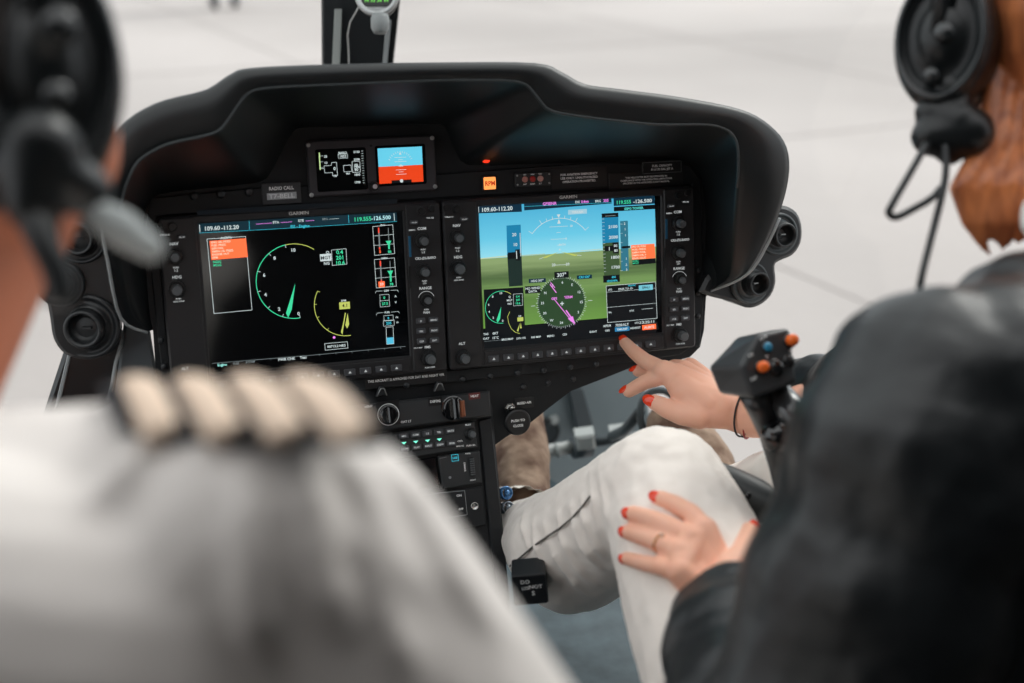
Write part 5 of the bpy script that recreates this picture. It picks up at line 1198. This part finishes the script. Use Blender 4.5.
# -- pilot in the left seat
plt_ = thing('person', 'pilot in white uniform shirt with striped shoulder board in the left seat', 'person', Vector((-.14, -.84, -.25))); bpy.context.view_layer.update()
psR = at(280, 566, .50); pel = at(497, 838, .50); pneck = at(-165, 470, .63); phead = at(-52, 108, .67)
pwr = pel + Vector((-.11, .17, -.09)); ptc = Vector((-.16, -.86, -.12)); psL = pneck * 2 - psR + Vector((-.02, .05, -.02)); psL = Vector((-.33, -.76, .30))
pf = Vector((.22, .96, -.06)).normalized(); prr = pf.cross(Vector((0, 0, 1))).normalized(); pu = prr.cross(pf)
PSK = mat('pilot_skin', (196, 118, 88), .5, noise=(20, (206, 132, 102), .3)); 
b = Blob(); head(b, phead, pf, prr, pu); b.cap(phead - pu * .06 - pf * .02, .056, pneck, .058); b.cap(pneck, .06, Vector((-.14, -.84, .15)), .10); b.cap(ptc, .12, Vector((-.14, -.84, .15)), .12)
b.chain([psR, pel, pwr], [.05, .042, .028]); b.chain([psL, psL + Vector((-.03, .02, -.27)), psL + Vector((.02, .25, -.30))], [.05, .042, .028])
for (wrist, sd) in ((pwr, 1), (psL + Vector((.02, .25, -.30)), -1)):
    pc = wrist + Vector((0, .06, -.005)); b.cap(wrist, .024, pc, .03)
    for k in range(4): a_ = pc + Vector(((k - 1.5) * .019, .02, 0)); b.chain([a_, a_ + Vector((0, .04, -.01)), a_ + Vector((0, .06, -.03))], [.0095, .0085, .0075])
    b.chain([pc + Vector((-.02 * sd, -.02, 0)), pc + Vector((-.045 * sd, .01, -.008)), pc + Vector((-.05 * sd, .035, -.015))], [.012, .0105, .009])
hpL, hpR = Vector((-.24, -.86, -.16)), Vector((-.05, -.86, -.16)); knl, knr = Vector((-.26, -.42, .0)), Vector((-.02, -.44, .0))
for h_, k_ in ((hpL, knl), (hpR, knr)): b.chain([h_, k_, Vector((k_.x, -.12, -.36)), Vector((k_.x, .02, -.40))], [.075, .05, .035, .028])
b.fuse('body', PSK, plt_, vox=.0035, it=5)
b = Blob(); 
for h_, k_ in ((hpL, knl), (hpR, knr)): b.chain([h_, k_, Vector((k_.x, -.12, -.35))], [.092, .066, .05])
b.cap(hpL, .095, hpR, .095); b.fuse('trousers', mat('navy_trousers', (24, 28, 38), .8), plt_, vox=.006, it=4)
for k_ in (knl, knr):
    b = Blob(); b.cap(Vector((k_.x, -.12, -.405)), .038, Vector((k_.x, .08, -.41)), .032); b.fuse('shoe', glossb, plt_, vox=.004, it=4)
# shirt
b = Blob()
pns = at(-60, 535, .60); b.cap(pns, .062, psR, .064); b.cap(pns, .062, psL, .066)
b.cap(psR, .066, pel, .060); b.cap(psL, .07, psL + Vector((-.03, .02, -.25)), .06); b.cap(pel, .06, pel.lerp(pwr, .85), .042); b.cap(psL + Vector((-.03, .02, -.27)), .055, psL + Vector((.01, .21, -.295)), .042)
for (t_, r_) in ((.04, .078), (.10, .092), (.18, .105)): b.cap(psR + Vector((-.04, 0, -t_)), r_, psL + Vector((.05, 0, -t_)), r_)
b.cap(Vector((-.05, -.86, .05)), .125, Vector((-.24, -.86, .05)), .125); b.cap(Vector((-.07, -.86, -.08)), .125, Vector((-.22, -.86, -.08)), .125)
# drape folds from the shoulder down the back of the arm
fc = [(psR, .066, pel, .060), (pns, .062, psR, .064)]
for (x0_, y0_, x1_, y1_, r_) in ((330, 440, 420, 600, .006), (290, 460, 350, 640, .007), (370, 450, 500, 640, .006), (240, 480, 270, 660, .007), (150, 440, 60, 560, .007), (345, 520, 420, 683, .006)):
    P_ = []
    for i in range(6):
        x, y = x0_ + (x1_ - x0_) * i / 5 + 6 * sin(i * 1.3), y0_ + (y1_ - y0_) * i / 5; h_ = hit(x, y, fc, .3, .9)
        if h_: P_.append(at(x, y, h_ + .001))
    if len(P_) > 2: b.chain(P_, [r_ * .4] + [r_] * (len(P_) - 2) + [r_ * .4])
b.fuse('shirt', SHIRT, plt_, vox=.004, it=6, disp=[(.12, .008, 1)])
cr_ = [pneck + Vector((.072 * cos(a), .066 * sin(a), .005)) for a in [2 * pi * i / 16 for i in range(17)]]
b = Blob(); b.chain(cr_, [.014] * 17); b.fuse('collar', SHIRT, plt_, vox=.004, it=3)
# shoulder board: navy strap with four cord bars, lying on the shoulder
A_ = (RIGHT * .66 - UP * .36 + BACK * .85).normalized()
tx = (psR - pns).normalized(); n0 = (UP + BACK * .42); n0 = (n0 - tx * n0.dot(tx)).normalized(); m0 = tx.cross(n0)
if m0.dot(BACK) < 0: m0 = -m0
def ron(x):                       # point of the shoulder axis seen in column x
    lo, hi = -.3, 1.6
    for _ in range(40):
        k = (lo + hi) / 2; v_ = CM.transposed() @ (pns.lerp(psR, k) - CP)
        if 512 + F * v_.x / -v_.z < x: lo = k
        else: hi = k
    return k
def board(k, th, h_):             # k along the axis, th across (radians), h_ above the shirt
    r_ = .062 + .002 * min(max(k, 0), 1) + h_; c_ = pns.lerp(psR, k) + tx * (.085 * th)
    return c_ + (n0 * cos(th) + m0 * sin(th)) * r_
k0, k1 = ron(152), ron(396)
R = []
for i in range(15):
    k = k0 + (k1 - k0) * i / 14; w_ = .35 * (.75 + .25 * min(1, i / 3)) * (.88 if i == 14 else 1)
    R.append([board(k, w_ * (-1 + j / 4), .008) for j in range(9)] + [board(k, w_ * (1 - j / 4), .002) for j in range(9)])
mb = MB(); mb.rings(R, NAVY, True); eo = wp(mb, 'shoulder_board', plt_)
for x_ in (192, 249, 306, 364):
    k = ron(x_); mb = Blob(); P_ = [board(k, .34 * (-1 + j / 5), .0075) for j in range(11)]
    for j in range(10): mb.cap(P_[j], .0078, P_[j + 1], .0078, sq=((n0 * cos(.41 * (-1 + j / 5)) + m0 * sin(.41 * (-1 + j / 5))), .48))
    o = mb.fuse('rank_stripe', CORD, eo, vox=.0018, it=3); o.matrix_parent_inverse = Matrix(); o['label'] = 'beige cord stripe'
# hair and headset of the pilot
b = Blob(); b.ell(phead - pf * .014 + pu * .022, (.081, .094, .100), (prr, pf, pu)); b.fuse('hair', mat('dark_hair', (38, 28, 24), .6), plt_, vox=.004, it=3, disp=[(.015, .004, 2)])
pc_ = at(46, 62, .60); ph = headset('black headset with grey foam microphone on the pilot in the white shirt', pc_, BACK * .9 + RIGHT * .42, UP - RIGHT * .10, (.037, .062), .17, pc_ - (BACK * .55 + RIGHT * .75).normalized() * .19, [(.006, .014, .009), (.002, -.018, .007)])
mb = Blob(); mb.cap(at(40, 165, .59), .017, at(84, 190, .60), .013); mb.cap(at(40, 150, .59), .02, at(30, 205, .585), .012); mb.cap(at(20, 165, .59), .015, at(50, 262, .60), .006); mb.fuse('mic_yoke', HB, ph, vox=.003, it=3)
mb = MB(); mb.tube([at(70, 185, .60), at(92, 208, .60), at(108, 222, .60)], [.006, .006, .006], HB, 12); wp(mb, 'mic_boom', ph)
b2 = Blob(); b2.chain([at(98, 214, .60), at(120, 228, .60), at(151, 249, .60)], [.0075, .0095, .0068]); b2.fuse('foam_microphone', mat('foam_grey', (160, 165, 165), .9), ph, vox=.002, it=3, label='grey foam microphone cover')
mb = MB(); mb.tube(catmull([at(28, 200, .585), at(42, 240, .58), at(60, 283, .58), at(55, 330, .58), at(30, 390, .59)], 4)[:11], [.007] * 11, HB, 10); wp(mb, 'cable', ph)
# -- bystander on the apron, only the shoes reach into the picture
fo = onZ(214, 4, GZ + .05); fp = Vector((fo.x, fo.y, GZ))
by = thing('person', 'distant person standing on the apron, only dark shoes in view', 'person', fp); bpy.context.view_layer.update()
b = Blob(); s2 = Vector((.10, .0, 0))
for k in (0, 1):
    f_ = fp + Vector((k * .24, .1 * k, 0)); b.chain([f_ + Vector((0, .0, .09)), f_ + Vector((.0, 0, .5)), fp + Vector((.12 + (k - .5) * .16, 0, .92))], [.05, .06, .085])
    b.cap(f_ + Vector((0, -.12, .045)), .04, f_ + Vector((0, .04, .06)), .045)
hc_ = fp + Vector((.12, 0, 0)); b.cap(hc_ + Vector((0, 0, .95)), .15, hc_ + Vector((0, 0, 1.35)), .16); b.cap(hc_ + Vector((-.16, 0, 1.42)), .07, hc_ + Vector((.16, 0, 1.42)), .07)
for k in (-1, 1): b.chain([hc_ + Vector((k * .2, 0, 1.42)), hc_ + Vector((k * .25, 0, 1.12)), hc_ + Vector((k * .24, -.08, .86))], [.06, .045, .035])
b.cap(hc_ + Vector((0, 0, 1.45)), .06, hc_ + Vector((0, 0, 1.6)), .055); b.ell(hc_ + Vector((0, 0, 1.68)), (.08, .095, .12))
b.fuse('body', mat('dark_clothing', (26, 30, 32), .8), by, vox=.015, it=3)
bpy.context.view_layer.update()
